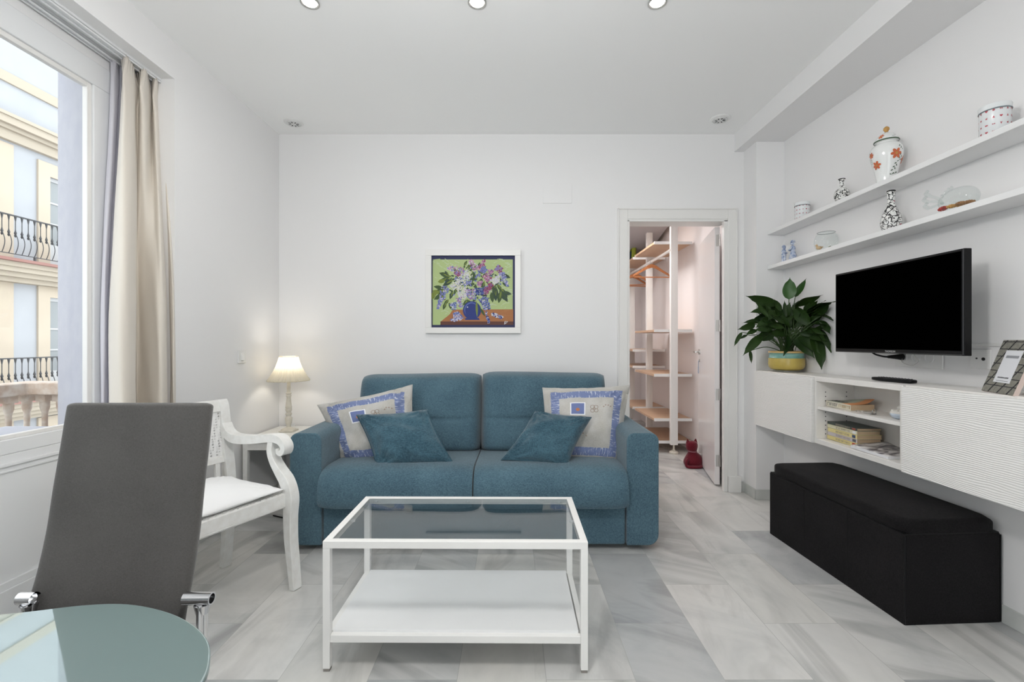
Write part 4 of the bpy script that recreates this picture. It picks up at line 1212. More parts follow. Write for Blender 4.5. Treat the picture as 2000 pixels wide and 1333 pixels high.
# sockets
ps = thing('socket_panel', 'white triple socket panel on the wall just under the television', 'socket', (wallr(2.22), 2.22, 1.058))
W0 = wallr(2.22)-.004
mb().box((W0-.006, 2.085, 1.010), (W0+.001, 2.345, 1.100)).build('plate', M['socket'], ps, world=True, bevel=.002)
for y in (2.294, 2.222, 2.150):
    q = mb(); n = 28; vs = []
    for x, r in ((W0-.0065, .026), (W0-.0095, .025), (W0-.0095, .021), (W0-.0015, .0195), (W0-.0015, .0001)):
        for k in range(n): vs.append((x, y+r*math.cos(2*math.pi*k/n), 1.060+r*math.sin(2*math.pi*k/n)))
    q.add(vs, [(i*n+k, i*n+(k+1) % n, (i+1)*n+(k+1) % n, (i+1)*n+k) for i in range(4) for k in range(n)])
    so = q.build('socket', M['socket'], ps, world=True, smooth=True, angle=40)
    q = mb()
    for d in (-.008, .008): q.tube([(W0-.0022, y+d, 1.060), (W0-.0012, y+d, 1.060)], .003, 10)
    q.build('pin_hole', M['dark'], so, world=True)
q = mb().tube(catmull([(1.845, 2.335, 1.085), (1.86, 2.33, 1.072), (1.885, 2.315, 1.062), (1.90, 2.300, 1.060)], 5), .0045, 8)
q.tube([(1.90, 2.300, 1.060), (1.935, 2.294, 1.060), (W0-.011, 2.294, 1.060)], [.007, .012, .017], 14)
tag(q.build('power_plug', M['black'], smooth=True, angle=60), 'black mains plug in the socket nearest the plant under the television', 'plug')
q = mb().tube(catmull([(W0-.018, 2.285, 1.052), (W0-.03, 2.272, 1.035), (W0-.03, 2.245, 1.025), (W0-.03, 2.21, 1.022), (W0-.03, 2.18, 1.045), (1.90, 2.15, 1.075), (1.88, 2.13, 1.10)], 6), .0016, 6)
tag(q.build('cable', P('grey_cable', (.55,.54,.52), .6), smooth=True), 'thin pale cable looping across the triple socket panel', 'cable')
ap = thing('aerial_outlet', 'white aerial wall outlet with one black hole beside the photo frame', 'socket', (wallr(1.925), 1.925, 1.062))
W1 = wallr(1.925)-.001
mb().box((W1-.007, 1.885, 1.022), (W1+.001, 1.968, 1.105)).build('plate', M['socket'], ap, world=True, bevel=.002)
q = mb().tube([(W1-.009, 1.912, 1.064), (W1-.006, 1.912, 1.064)], .007, 16); q.tube([(W1-.009, 1.940, 1.066), (W1-.006, 1.940, 1.066)], .0035, 12)
q.build('hole', M['dark'], ap, world=True)
q = mb().box((wallr(1.7)-.012, .9, 1.118), (wallr(1.2), 2.05, 1.130)); tag(q.build('cable_trunking', M['socket'], bevel=.002), 'slim white cable trunking running along the wall behind the photo frame', 'trunking')

# unseen globe added above the dining table to fill ceiling and walls with light
pd = thing('fill_globe', 'added fill-light globe hanging from the ceiling over the glass dining table', 'lamp', (-.25, .72, 2.10))
mb().ball((0, 0, 0), .13, 28).build('globe', P('fill_globe_glow', (1,1,1), .5, emit=((1,.985,.965), FILL_GLOBE_W*.42)), pd, smooth=True)
mb().lathe([(.0001, .172), (.03, .170), (.035, .12), (.05, .115)], n=24, caps=False).build('holder', M['steel'], pd, smooth=True)
mb().tube([(0, 0, .17), (0, 0, CEIL-2.10)], .003, 8).build('cord', M['socket'], pd)

# ------------------------------------------------------------------ things on the long shelves
SH_UP, SH_LO = 1.902+.025, 1.6535+.025
def zs_(base, y): return base + zt(y) + .0008
def surf_decal(q, prof, cx, cy, z0, pts, ang, zc, m, lift=.0006, s=1.0):
    """flat motif wrapped on a lathe body"""
    def R(z):
        for (r0, a0), (r1, a1) in zip(prof, prof[1:]):
            if min(a0, a1) <= z <= max(a0, a1) and a1 != a0: return r0+(r1-r0)*(z-a0)/(a1-a0)
        return prof[0][0]
    vs = []
    for u, v in pts:
        z = zc+v*s; r = R(z)+lift; a = ang + u*s/r
        vs.append((cx+r*math.cos(a), cy+r*math.sin(a), z0+z))
    c = len(vs); z = zc+sum(v for u, v in pts)/c*s; r = R(z)+lift; a = ang+sum(u for u, v in pts)/c*s/r
    vs.append((cx+r*math.cos(a), cy+r*math.sin(a), z0+z))
    q.add(vs, [(i, (i+1) % c, c) for i in range(c)], m)
def circ(cx, cy, rx, ry=None, n=10, rot=0):
    ry = ry or rx
    return [(cx+rx*math.cos(2*math.pi*k/n)*math.cos(rot)-ry*math.sin(2*math.pi*k/n)*math.sin(rot), cy+rx*math.cos(2*math.pi*k/n)*math.sin(rot)+ry*math.sin(2*math.pi*k/n)*math.cos(rot)) for k in range(n)]
HEART = [(0,-1), (.5,-.45), (.95,.1), (.9,.6), (.5,.8), (.15,.65), (0,.4), (-.15,.65), (-.5,.8), (-.9,.6), (-.95,.1), (-.5,-.45)]
def motif(q, prof, cx, cy, z0, a, z, kind, s, m):
    D_ = lambda pts: surf_decal(q, prof, cx, cy, z0, pts, a, z, m, s=s)
    if kind == 0: D_(HEART)
    elif kind == 1: D_(circ(-.5, 0, .45)); D_(circ(.5, 0, .45)); D_([(-.2,-.1),(.2,-.1),(.2,.1),(-.2,.1)])
    elif kind == 2: D_([(-1,0),(0,.9),(1,0),(.75,0),(.75,-.15),(-.75,-.15),(-.75,0)]); D_([(-.6,-.25),(.6,-.25),(.6,-.9),(-.6,-.9)])
    elif kind == 3: D_(circ(0, -.2, .7, .6)); D_([(.2,.3),(.5,1),(.7,.95),(.4,.25)])
    elif kind == 4: D_([(-.9,-.5),(.9,-.5),(.9,.5),(-.9,.5)])
    elif kind == 5: D_(circ(0, .45, .35)); D_([(-.8,-.8),(.8,-.8),(.3,.1),(-.3,.1)])
    else:
        D_([(-.9,.6),(-.2,.6),(0,.2),(.2,.6),(.9,.6),(.35,0),(.2,-.9),(-.2,-.9),(-.35,0)])
def tin(x, y, base, r, h, lab, seed):
    z0 = zs_(base, y)
    t = thing('storage_tin', lab, 'tin', (x, y, z0))
    prof = [(r-.003, 0), (r, .003), (r, h-.012)]
    q = mb().lathe(prof, n=48, m=0)
    random.seed(seed); rows = 4; n = 14
    for j in range(rows):
        for k in range(n):
            motif(q, prof, 0, 0, 0, 2*math.pi*(k+.5)/n, h*(.10+.225*j), random.randrange(7), r*.105, 1)
    q.build('body', [M['tin'], M['tinred']], t, smooth=True, angle=50)
    q = mb().lathe([(r+.0015, h-.022), (r+.0022, h-.003), (r+.001, h), (r-.01, h+.001), (.0001, h+.004)], n=48)
    lid = q.build('lid', M['tin'], t, smooth=True, angle=50)
    mb().lathe([(r+.0015, h-.0245), (r+.0030, h-.023), (r+.0030, h-.021), (r+.0015, h-.0195)], n=48, caps=False).build('lid_rim', M['tinrim'], lid, smooth=True)
tin(1.895, 2.972, SH_UP, .042, .112, 'small white tin with red motifs at the far end of the upper shelf', 3)
tin(1.902, 1.792, SH_UP, .0455, .122, 'large white tin with red motifs at the near end of the upper shelf', 8)

# ginger jar
gx, gy = 1.888, 2.295
gz = zs_(SH_UP, gy)
j = thing('lidded_jar', 'white porcelain lidded jar painted with orange flowers on the upper shelf', 'jar', (gx, gy, gz))
GS = .86
gp = [(.044, 0), (.046, .004), (.050, .03), (.062, .08), (.074, .115), (.0795, .145), (.076, .168), (.064, .186), (.050, .195), (.048, .203)]
random.seed(11)
q = mb()
gpc = [(p.x, p.z) for p in catmull([(r*GS, 0, z) for r, z in gp], 4)]
n = 64; vs = []
for r, z in gpc:
    for k in range(n):
        a = 2*math.pi*k/n; vs.append((r*(1+.018*abs(math.sin(a*4))-.006)*math.cos(a), r*(1+.018*abs(math.sin(a*4))-.006)*math.sin(a), z))
q.add(vs, [(i*n+k, i*n+(k+1) % n, (i+1)*n+(k+1) % n, (i+1)*n+k) for i in range(len(gpc)-1) for k in range(n)]+[tuple(range(n))[::-1]], 0)
def flower(a, z, s):
    for k in range(6):
        an = k*math.pi/3+random.random()*.2
        surf_decal(q, gpc, 0, 0, 0, circ(.62*math.cos(an), .62*math.sin(an), .46, .30, 10, an), a, z, 1, lift=.0016, s=s)
    surf_decal(q, gpc, 0, 0, 0, circ(0, 0, .24), a, z, 2, lift=.0022, s=s)
def sprig(a, z, s, rot):
    for k in range(5):
        surf_decal(q, gpc, 0, 0, 0, circ(.5*k*math.cos(rot)+(.3 if k % 2 else -.3)*math.sin(rot), .5*k*math.sin(rot), .34, .15, 8, rot+(.7 if k % 2 else -.7)), a, z, 3, lift=.0015, s=s)
VA = math.atan2(-gy, -gx)            # the side that faces the room
flower(VA+.62, .125, .024); flower(VA-.75, .085, .020); flower(VA-1.05, .140, .015); sprig(VA+.55, .048, .017, 1.2); sprig(VA+.80, .165, .012, -.9); sprig(VA+.95, .09, .015, 1.4)
sprig(VA+.40, .030, .014, .3); sprig(VA-1.1, .10, .010, 1.6); flower(VA+1.5, .10, .02); flower(VA+2.6, .12, .022); flower(VA-2.2, .10, .02); sprig(VA+2.0, .06, .015, 1.2)
q.build('body', [M['porcelain'], M['orange_glaze'], M['gold'], M['green_glaze']], j, smooth=True, angle=60)
lp = [(.041, .203), (.050, .206), (.052, .210), (.045, .222), (.031, .240), (.016, .249), (.009, .254)]
q = mb().lathe(lp, n=48)
gpc_b = gpc; gpc = lp
flower(VA-.5, .226, .012); sprig(VA+.5, .219, .007, .2)
gpc = gpc_b
lid = q.build('lid', [M['porcelain'], M['orange_glaze'], M['gold'], M['green_glaze']], j, smooth=True, angle=60)
mb().lathe([(.009, .252), (.006, .257), (.013, .268), (.012, .277), (.005, .284), (.0001, .285)], n=20).build('knob', M['gold'], lid, smooth=True)
mb().lathe([(.0502, .2045), (.0528, .207), (.0522, .210)], n=48, caps=False).build('rim_line', M['green_glaze'], lid, smooth=True)

def vase(x, y, base, prof, mat, lab, rim):
    z0 = zs_(base, y)
    t = thing('vase', lab, 'vase', (x, y, z0))
    pr = [(p.x, p.z) for p in catmull([(r, 0, z) for r, z in prof], 5)]
    mb().lathe(pr + [(pr[-1][0]-.003, pr[-1][1]-.002), (pr[-1][0]-.005, pr[-1][1]-.03)], n=40).build('body', mat, t, smooth=True, angle=70)
    r, z = pr[-1]
    mb().tube([(r*math.cos(a), r*math.sin(a), z) for a in [2*math.pi*k/36 for k in range(36)]], rim, 8, closed=True).build('rim', M['black'], t, smooth=True)
vase(1.895, 2.615, SH_UP, [(.024, 0), (.034, .02), (.038, .045), (.034, .066), (.018, .086), (.0095, .104), (.0090, .120), (.0155, .136)], M['ink1'], 'small black and white vase with flared neck on the upper shelf', .0022)
vase(1.895, 2.275, SH_LO, [(.032, 0), (.041, .022), (.044, .045), (.039, .075), (.027, .105), (.018, .13), (.0145, .155), (.0170, .182), (.0155, .200)], M['ink2'], 'tall black and white bottle vase with vine pattern on the lower shelf', .003)

# fishbowl with small animals inside
fx, fy = 1.893, 2.742; fz = zs_(SH_LO, fy)
fb = thing('glass_bowl', 'round clear glass fishbowl with little figures on the lower shelf', 'bowl', (fx, fy, fz))
pr = [(p.x, p.z) for p in catmull([(.036, 0, .0), (.052, 0, .012), (.061, 0, .038), (.062, 0, .062), (.054, 0, .090), (.045, 0, .102), (.046, 0, .108)], 5)]
mb().lathe(pr, n=48).build('body', M['thinglass'], fb, smooth=True, angle=80)
mb().tube([(.046*math.cos(a), .046*math.sin(a), .108) for a in [2*math.pi*k/40 for k in range(40)]], .0013, 6, closed=True).build('rim', P('glass_rim_edge', (.20,.24,.23), .2), fb, smooth=True)
def duck(x, y, z, s, r, lab):
    q = mb().ball((0, 0, .45), (.62, .42, .42), 14); q.ball((.45, 0, 1.05), .27, 12); q.tube([(.35, 0, .6), (.45, 0, 1.0)], [.22, .18], 10); q.ball((.75, 0, 1.0), (.18, .10, .07), 8); q.ball((-.62, 0, .6), (.25, .16, .14), 8)
    q.move(Matrix.Translation((x, y, z)) @ Matrix.Rotation(r, 4, 'Z') @ Matrix.Scale(s, 4))
    tag(q.build('duck_figurine', P('tan_clay', (.58,.36,.18), .6, noise_s=80, noise_c=(.70,.52,.32)), smooth=True), lab, 'figurine')
duck(fx-.030, fy+.020, fz+.009, .026, 2.6, 'tiny tan duck standing in the glass fishbowl')
q = mb().ball((0, 0, .5), (.7, .45, .4), 12); q.ball((.5, 0, .8), .25, 10); q.add([(-.9,0,.5),(-.5,.1,.5),(-.8,0,.9)], [(0,1,2)])
q.move(Matrix.Translation((fx-.002, fy-.035, fz+.004)) @ Matrix.Rotation(1.1, 4, 'Z') @ Matrix.Scale(.019, 4))
tag(q.build('shell_piece', P('mottled_shell', (.45,.42,.28), .6, noise_s=90, noise_c=(.20,.22,.16)), smooth=True), 'small mottled shell beside the duck in the glass fishbowl', 'shell')

# fish-shaped glass dish with shells
hx_, hy_ = 1.888, 1.925; hz = zs_(SH_LO, hy_)
gf = thing('glass_fish_dish', 'clear glass dish shaped like a fish with curly tail on the lower shelf', 'dish', (hx_, hy_, hz), 0)
q = mb(); n = 36; rows = 22; vs = []
for i in range(rows+1):
    t = i/rows; y = -.078+.156*t
    e = math.sqrt(max(1e-4, 1-(2*t-1)**2))**.85
    for k in range(n):
        a = 2*math.pi*k/n; vs.append((.046*e*math.cos(a), y, max(.0, .046+.052*e*math.sin(a))))
q.add(vs, [(i*n+k, i*n+(k+1) % n, (i+1)*n+(k+1) % n, (i+1)*n+k) for i in range(rows) for k in range(n)])
q.build('body', M['thinglass'], gf, smooth=True, angle=180)
q = mb()
for dz, l in ((.055, .05), (.03, .06), (.0, .055)):
    q.tube(catmull([(0, .070, .050), (0, .090, .050+dz*.5), (0, .10+l*.7, .05+dz), (0, .10+l, .065+dz), (0, .10+l*.8, .075+dz)], 5), [.006]*10+[.009]*6+[.006]*5, 8)
for k in range(4): q.ball((0, .030+.014*k, .104-.004*k*k*.6), (.004, .008, .010), 8)
q.build('tail', M['thinglass'], gf, smooth=True)
random.seed(5)
sh_m = [P('red_shell', (.42,.05,.04), .5), P('amber_shell', (.58,.32,.10), .5), P('brown_shell', (.34,.17,.07), .5)]
for k, (dx, dy, mi, lab) in enumerate(((-.008, .055, 0, 'red shell nearest the tail inside the glass fish dish'), (-.018, .038, 0, 'red shell second from the tail inside the glass fish dish'), (-.010, .012, 1, 'amber shell in the middle of the glass fish dish'), (.006, -.006, 1, 'amber shell towards the wall in the glass fish dish'), (-.012, -.030, 2, 'brown shell nearest the nose of the glass fish dish'), (.004, -.048, 2, 'brown shell at the nose end of the glass fish dish'))):
    q = mb()
    for i in range(5):
        q.ball((0, -.8+.4*i, .45), (.5*math.sin(.5+i*.5)+.15, .32, .42*math.sin(.5+i*.5)+.12), 10)
    q.move(Matrix.Translation((hx_+dx-.006, hy_+dy, hz+.014)) @ Matrix.Rotation(random.uniform(-.8, .8), 4, 'Z') @ Matrix.Scale(.017, 4))
    tag(q.build('shell', sh_m[mi], smooth=True), lab, 'shell', 'shells in the glass fish dish')

# delft couple
def delft(x, y, s, rot, lab, skirt):
    z0 = zs_(SH_LO, y)
    q = mb()
    if skirt:
        q.lathe([(.021, 0), (.023, .01), (.019, .035), (.011, .060), (.014, .075), (.011, .088), (.005, .093)], n=18)
    else:
        for d in (-.007, .007): q.tube([(d, 0, 0), (d, 0, .03), (d*.9, 0, .055)], [.007, .0085, .009], 10)
        q.lathe([(.016, .045), (.017, .058), (.013, .068), (.016, .080), (.012, .092), (.005, .096)], n=18, sy=.8)
    q.ball((.003, 0, .106), (.011, .010, .012), 14)
    q.lathe([(.015, 0), (.013, .004), (.010, .012), (.0001, .016)], (.0, 0, .112), 14)
    for d in (-1, 1): q.tube(catmull([(0, d*.014, .084), (.010, d*.018, .070), (.020, d*.010, .066)], 4), .0045, 8)
    q.box((-.018, -.014, 0), (.018, .014, .005))
    q.move(Matrix.Rotation(rot, 4, 'Z') @ Matrix.Scale(s, 4))
    t = q.build('porcelain_figurine', M['delft'], smooth=True, angle=60); t.location = (x, y, z0)
    tag(t, lab, 'figurine')
delft(1.862, 3.118, .92, -.6, 'slimmer blue and white porcelain figurine nearest the corner on the lower shelf', False)
delft(1.898, 3.075, 1.12, 2.3, 'fuller blue and white porcelain figurine in skirt on the lower shelf', True)
q = mb().tube([(wallr(2.36)-.004, 2.56, 1.705), (wallr(2.36)+.0, 2.56, 1.705)], .0035, 8)
tag(q.build('wall_screw', M['dark']), 'tiny dark screw in the wall between the fishbowl and the bottle vase', 'screw')
q = mb().tube([(wallr(2.1)-.004, 2.09, 1.714), (wallr(2.1)+.0, 2.09, 1.714)], .0035, 8)
tag(q.build('wall_screw', M['dark']), 'tiny dark screw in the wall between the bottle vase and glass fish', 'screw')

# ------------------------------------------------------------------ on the cabinets
def ctop(y): return CZ1+zt(y)+.0006
px_, py_ = 1.845, 3.06; pz_ = ctop(py_)
pp = thing('potted_plant', 'bushy dark green peace lily in a yellow and turquoise pot', 'plant', (px_, py_, pz_))
mb().lathe([(.070, 0), (.082, .003), (.095, .010), (.097, .013), (.088, .012), (.07, .010), (.0001, .010)], n=48).build('saucer', glass_mat('clear_saucer', (.86,.87,.84), 1.5, 1.3), pp, smooth=True, angle=60)
pot = mb().lathe([(.072, .012), (.092, .018), (.104, .030), (.1085, .050), (.107, .080), (.106, .092)], n=48, caps=False)
pot.lathe([(.0001, .012), (.072, .012)], n=48, caps=False)
po_ = pot.build('pot', M['yellow'], pp, smooth=True, angle=60)
mb().lathe([(.106, .092), (.1075, .094), (.102, .098), (.101, .124), (.103, .126)], n=48, caps=False).build('glazed_band', M['turq'], po_, smooth=True, angle=60)
mb().lathe([(.103, .126), (.108, .128), (.108, .137), (.101, .139), (.098, .125)], n=48, caps=False).build('rim', P('pale_yellow_rim', (.60,.40,.16), .3), po_, smooth=True, angle=60)
mb().lathe([(.099, .128), (.0001, .134)], n=32, caps=False).build('soil', M['soil'], pp)
random.seed(21)
fol = MB(); stm = MB()
def pw(px, py, dy):
    """photo measurement to the plant's own frame, at depth offset dy (towards the viewer is negative)"""
    Y = min(py_+dy, 1.925*889/(px-1000))
    return Vector(((px-1000)*Y/889-px_, Y-py_, CAMZ-(py-667)*Y/889-pz_))
LMAT = [0]
def leaf_(base, tip, wd, m=0, droop=.25, roll=0.0):
    base = Vector(base); tip = Vector(tip); ax = tip-base; L_ = ax.length
    side = ax.cross(Vector((-.45, -.89, 0))+Vector((random.uniform(-.5, .5), 0, random.uniform(-.5, .5))))
    if side.length < 1e-4: side = Vector((1, 0, 0))
    side.normalize(); side = Matrix.Rotation(roll, 3, ax.normalized()) @ side
    up = side.cross(ax).normalized()
    N = 12; vs = []; fs = []
    for i in range(N+1):
        t = i/N
        w_ = wd*.5*(math.sin(math.pi*min(1, t**.80))**.75)*(1-.25*t) if t < 1 else 0
        if t > .82: w_ *= (1-t)/.18*.75+.0
        c = base+ax*t + up*(.18*L_*math.sin(math.pi*t)) * (1 if up.z > 0 else -1) * droop*1.6
        wv = .06*wd*math.sin(t*9+roll*3)
        vs += [c-side*w_+up*(w_*.30+wv), c-side*w_*.5+up*(w_*.07), c, c+side*w_*.5+up*(w_*.07), c+side*w_+up*(w_*.30-wv)]
    for i in range(N):
        for k in range(4): a = i*5+k; fs.append((a, a+1, a+6, a+5))
    fol.add(vs, fs, m)
def stalk(p, r=.0028):
    p = Vector(p); b = Vector((random.uniform(-.035, .035), random.uniform(-.03, .03), .13))
    mid = (p+b)/2+Vector((0, 0, .03))
    stm.tube(catmull([b, mid, p], 5), r, 5)
BIG = [((1541,586),(1543,542),34,-.02),((1553,582),(1576,543),19,.04),((1520,596),(1456,579),26,-.03),((1515,604),(1471,588),20,.03),((1553,600),(1608,577),28,-.04),((1576,610),(1632,590),27,.02),
       ((1585,618),(1628,627),28,.03),((1553,604),(1591,640),36,-.09),((1503,610),(1462,612),20,-.02),((1512,624),(1474,642),26,-.06),((1492,630),(1448,632),16,.02),((1475,634),(1440,645),20,-.03),
       ((1449,650),(1433,679),11,-.05),((1488,656),(1450,697),25,-.08),((1465,686),(1468,712),9,-.07),((1460,655),(1444,664),8,0),((1583,640),(1624,690),34,-.02),((1588,655),(1605,724),36,-.05),((1552,655),(1592,702),36,-.10),
       ((1538,655),(1530,697),22,-.12),((1560,650),(1604,694),34,-.11),((1505,640),(1478,662),24,-.05),((1596,628),(1622,654),28,.0),((1520,608),(1500,628),30,-.08),((1548,610),(1520,640),26,-.02),((1570,625),(1600,600),30,.03),
       ((1530,615),(1500,600),26,.0),((1565,640),(1560,610),24,0),((1540,650),(1500,655),26,-.04),((1580,650),(1618,668),30,.04),((1478,645),(1456,656),14,-.04),((1495,618),(1470,626),16,.03)]
for a, b, wd, dy in BIG:
    A = pw(*a, dy*.5); B = pw(*b, dy)
    leaf_(A, B, wd*.0027*(py_+B.y)/py_, 1 if wd in (34, 19) and b[1] < 600 else 0, droop=.22, roll=random.uniform(-.25, .25)); stalk(A)
for k in range(150):
    cx_ = random.uniform(1490, 1612); cy_ = random.uniform(600, 662); an = math.atan2((cy_-648)*1.2, cx_-1545)+random.uniform(-.5, .5); l_ = random.uniform(26, 46)
    tx_ = cx_+l_*math.cos(an); ty_ = cy_+l_*math.sin(an)*.9
    if tx_ > 1622 or tx_ < 1470 or ty_ > 690 or ty_ < 585: continue
    dd = random.uniform(-.10, .05)
    A = pw(cx_, cy_, dd); B = pw(tx_, ty_, dd+random.uniform(-.03, .03))
    leaf_(A, B, random.uniform(.028, .050), 0, droop=.3, roll=random.uniform(-.6, .6))
    if k % 2: stalk(A, .0022)
M['leaf2'] = P('lighter_green_leaf', (.030,.095,.016), .4)
fol.build('foliage', [M['leaf'], M['leaf2']], pp, smooth=True, angle=180)
stm.build('stalks', M['stem'], pp, smooth=True)

# remote control
rc = thing('remote_control', 'black remote control lying on the cabinet top below the television', 'remote control', (1.835, 2.19, ctop(2.19)), .10)
q = superellipse_box(.022, .105, .009, 6, 14); q.move(Matrix.Translation((0, 0, .0105)))
q.build('body', M['black'], rc, smooth=True, angle=60)
q = mb()
for i in range(10):
    for k in range(3): q.lathe([(.0038, 0), (.0038, .0022), (.003, .003)], (-.012+.012*k, -.08+.016*i, .0185), 8)
q.build('buttons', P('dark_grey_rubber', (.03,.03,.032), .6), rc, smooth=True)

# plaid photo frame on its strut
e0 = Vector((1.823, 1.768, 0)); e1 = Vector((1.748, 1.590, 0)); ed = (e1-e0).normalized()
nrm_ = Vector((ed.y, -ed.x, 0)).normalized()       # front of the frame
if nrm_.x > 0: nrm_ = -nrm_
cz = ctop(1.67)+.0015
pf = thing('photo_frame', 'plaid fabric photo frame with a white card, leaning on the cabinet', 'photo frame', ((e0.x+e1.x)/2, (e0.y+e1.y)/2, cz))
wd_ = (e1-e0).length; hgt_ = .205; lean = math.radians(18.5)
R3 = Matrix((( ed.x, -nrm_.x*1.0, 0), (ed.y, -nrm_.y, 0), (0, 0, 1))).to_4x4()
ROT = R3 @ Matrix.Rotation(-lean, 4, 'X')
q = mb()
b_ = .040
q.box((-wd_/2, 0, 0), (wd_/2, .014, b_)); q.box((-wd_/2, 0, hgt_-b_), (wd_/2, .014, hgt_)); q.box((-wd_/2, 0, b_), (-wd_/2+.045, .014, hgt_-b_)); q.box((wd_/2-.045, 0, b_), (wd_/2, .014, hgt_-b_))
q.move(ROT).build('frame', tweed(), pf)
q = mb().box((-wd_/2-.0006, .0015, -.0006), (wd_/2+.0006, .0155, hgt_+.0006)); q.move(ROT).build('frame_side', P('pale_pink_wood', (.62,.50,.45), .6), pf)
crd = mb().box((-wd_/2+.044, .001, b_-.002), (wd_/2-.044, .0016, hgt_-b_+.002)).move(ROT).build('card', M['paper'], pf)
q = mb().box((-wd_/2+.060, .0004, hgt_-b_-.030), (wd_/2-.060, .0011, hgt_-b_-.020)); q.move(ROT).build('header_bar', P('grey_print', (.28,.29,.31), .8), crd)
M['print_ink'] = P('dark_grey_print', (.12,.12,.13), .8)
TM = Matrix.Translation(pf.location) @ ROT
random.seed(77)
q = mb(); x_ = -.034
while x_ < .032:
    w_ = random.uniform(.0016, .0040); q.box((x_, .0004, b_+.017), (x_+w_, .0011, b_+.017+random.uniform(.0035, .0050))); x_ += w_+.0012
q.move(ROT).build('card_lettering', M['print_ink'], crd)
q = mb().box((-.035, .0005, b_+.006), (.035, .0011, b_+.0075)); q.move(ROT).build('print_line', M['print_ink'], crd)
q = mb().extrude([(-.02, .014, .15), (.02, .014, .15), (.025, .014+.075, 0), (-.025, .014+.075, 0)], (0, .003, .001))
q.v = [(x, y if i % 8 < 99 else y, z) for i, (x, y, z) in enumerate(q.v)]
# strut foot rests on the cabinet: lean only its top
q2 = mb().extrude([tuple(R3 @ Vector((sx*.02, .012+.145*math.sin(lean), .145*math.cos(lean)))) if t_o else tuple(R3 @ Vector((sx*.03, .098, .001))) for sx, t_o in ((-1, True), (1, True), (1, False), (-1, False))], tuple(R3 @ Vector((0, .003, .0))))
q2.build('strut', P('brown_strut_card', (.30,.20,.17), .8), pf)

# ------------------------------------------------------------------ in the open cabinet
def lett(length, size, mat, parent, pos, flat_=False, seed=1):
    """a run of small letter-like strokes along the book (too small to read in the photograph)"""
    random.seed(seed); q = mb(); u = -length/2
    while u < length/2:
        w_ = size*random.uniform(.35, .7); k = random.randrange(3); t_ = size*.16
        def bx_(a, b, c, d):
            if flat_: q.box((pos[0]+b, pos[1]-a-u, pos[2]), (pos[0]+d, pos[1]-c-u, pos[2]+.0003))
            else: q.box((pos[0], pos[1]-a-u, pos[2]+b), (pos[0]+.0003, pos[1]-c-u, pos[2]+d))
        h = size/2
        bx_(0, -h, t_, h)
        if k != 1: bx_(0, h-t_, w_, h)
        if k != 0: bx_(w_-t_, -h, w_, h)
        if k == 2: bx_(0, -h, w_, -h+t_)
        u += w_+size*.28
    return q.build('lettering', mat, parent, world=True)
def book(x0, x1, y0, y1, z, h, cover, lab, group=None, curl=False, spine=None, r=0.0):
    t = thing('book', lab, 'book', ((x0+x1)/2, (y0+y1)/2, z), r, group)
    w_, l_ = (x1-x0)/2, (y1-y0)/2; c = .0015
    q = mb().box((-w_+.001, -l_+.002, c), (w_-.002, l_-.002, h-c)); q.build('pages', M['pages'], t)
    q = mb().box((-w_, -l_, 0), (w_, l_, c)); q.box((-w_, -l_, c), (-w_+.0012, l_, h-c))
    if not curl: q.box((-w_, -l_, h-c), (w_, l_, h))
    q.build('cover', cover, t, bevel=.0004)
    if curl:
        P_ = catmull([(-w_, 0, h-.001), (-w_*.3, 0, h+.001), (w_*.3, 0, h+.006), (w_*.8, 0, h+.020), (w_*1.0, 0, h+.030)], 4)
        vs = []
        for p in P_: vs += [(p.x, -l_+(.004*(p.z-h)/.03), p.z), (p.x, l_, h-.001+(p.z-h)*.15)]
        mb().add(vs, [(2*i, 2*i+2, 2*i+3, 2*i+1) for i in range(len(P_)-1)]).build('front_cover', curl, t, solid=.0008, smooth=True)
    return t
zi = .760+zt(2.412)+.0008
t_ = NT('pale_green_orange_cover'); co = t_.n('TexCoord').outputs['Object']; sy = t_.n('SeparateXYZ', i={0: co}).outputs[1]
c_ = t_.ramp(t_.math('ADD', t_.math('MULTIPLY', sy, 5), .5), [(.0, (.62,.25,.10)), (.33, (.62,.30,.14)), (.42, (.42,.46,.36)), (1, (.46,.48,.40))])
bs_ = t_.n('BsdfPrincipled', i={'Base Color': c_, 'Roughness': .5}); M['cov1'] = t_.surf(bs_.outputs[0])
b1 = book(1.795, 1.925, 2.412, 2.598, zi, .032, P('cream_spine', (.66,.62,.50), .6), 'thick yellowed paperback with curling cover on the inner shelf', curl=M['cov1'])
lett(.095, .030, P('black_cover_print', (.02,.02,.02), .7), b1, (1.832, 2.545, zi+.0335), True, 5)
lett(.075, .017, M['print_ink'], b1, (1.7945, 2.552, zi+.016), False, 6); lett(.075, .015, P('tan_print', (.45,.33,.16), .7), b1, (1.7945, 2.462, zi+.016), False, 7)
covs = [P('yellow_cover', (.68,.58,.26), .5), P('lilac_cover', (.55,.50,.52), .5), P('yellow_cover_two', (.70,.60,.28), .5), P('pale_yellow_cover', (.66,.62,.44), .5), P('green_black_cover', (.05,.065,.055), .35)]
zb_ = CZ0+.028+zt(2.374)+.0008
hs = [.021, .020, .021, .020, .014]; z_ = zb_
cvn = ['pale yellow hardback at the bottom of the stack in the open cabinet', 'lilac hardback second from the bottom of the stack', 'yellow hardback in the middle of the stack in the open cabinet', 'pale yellow hardback second from the top of the stack', 'dark covered book topmost on the stack in the open cabinet']
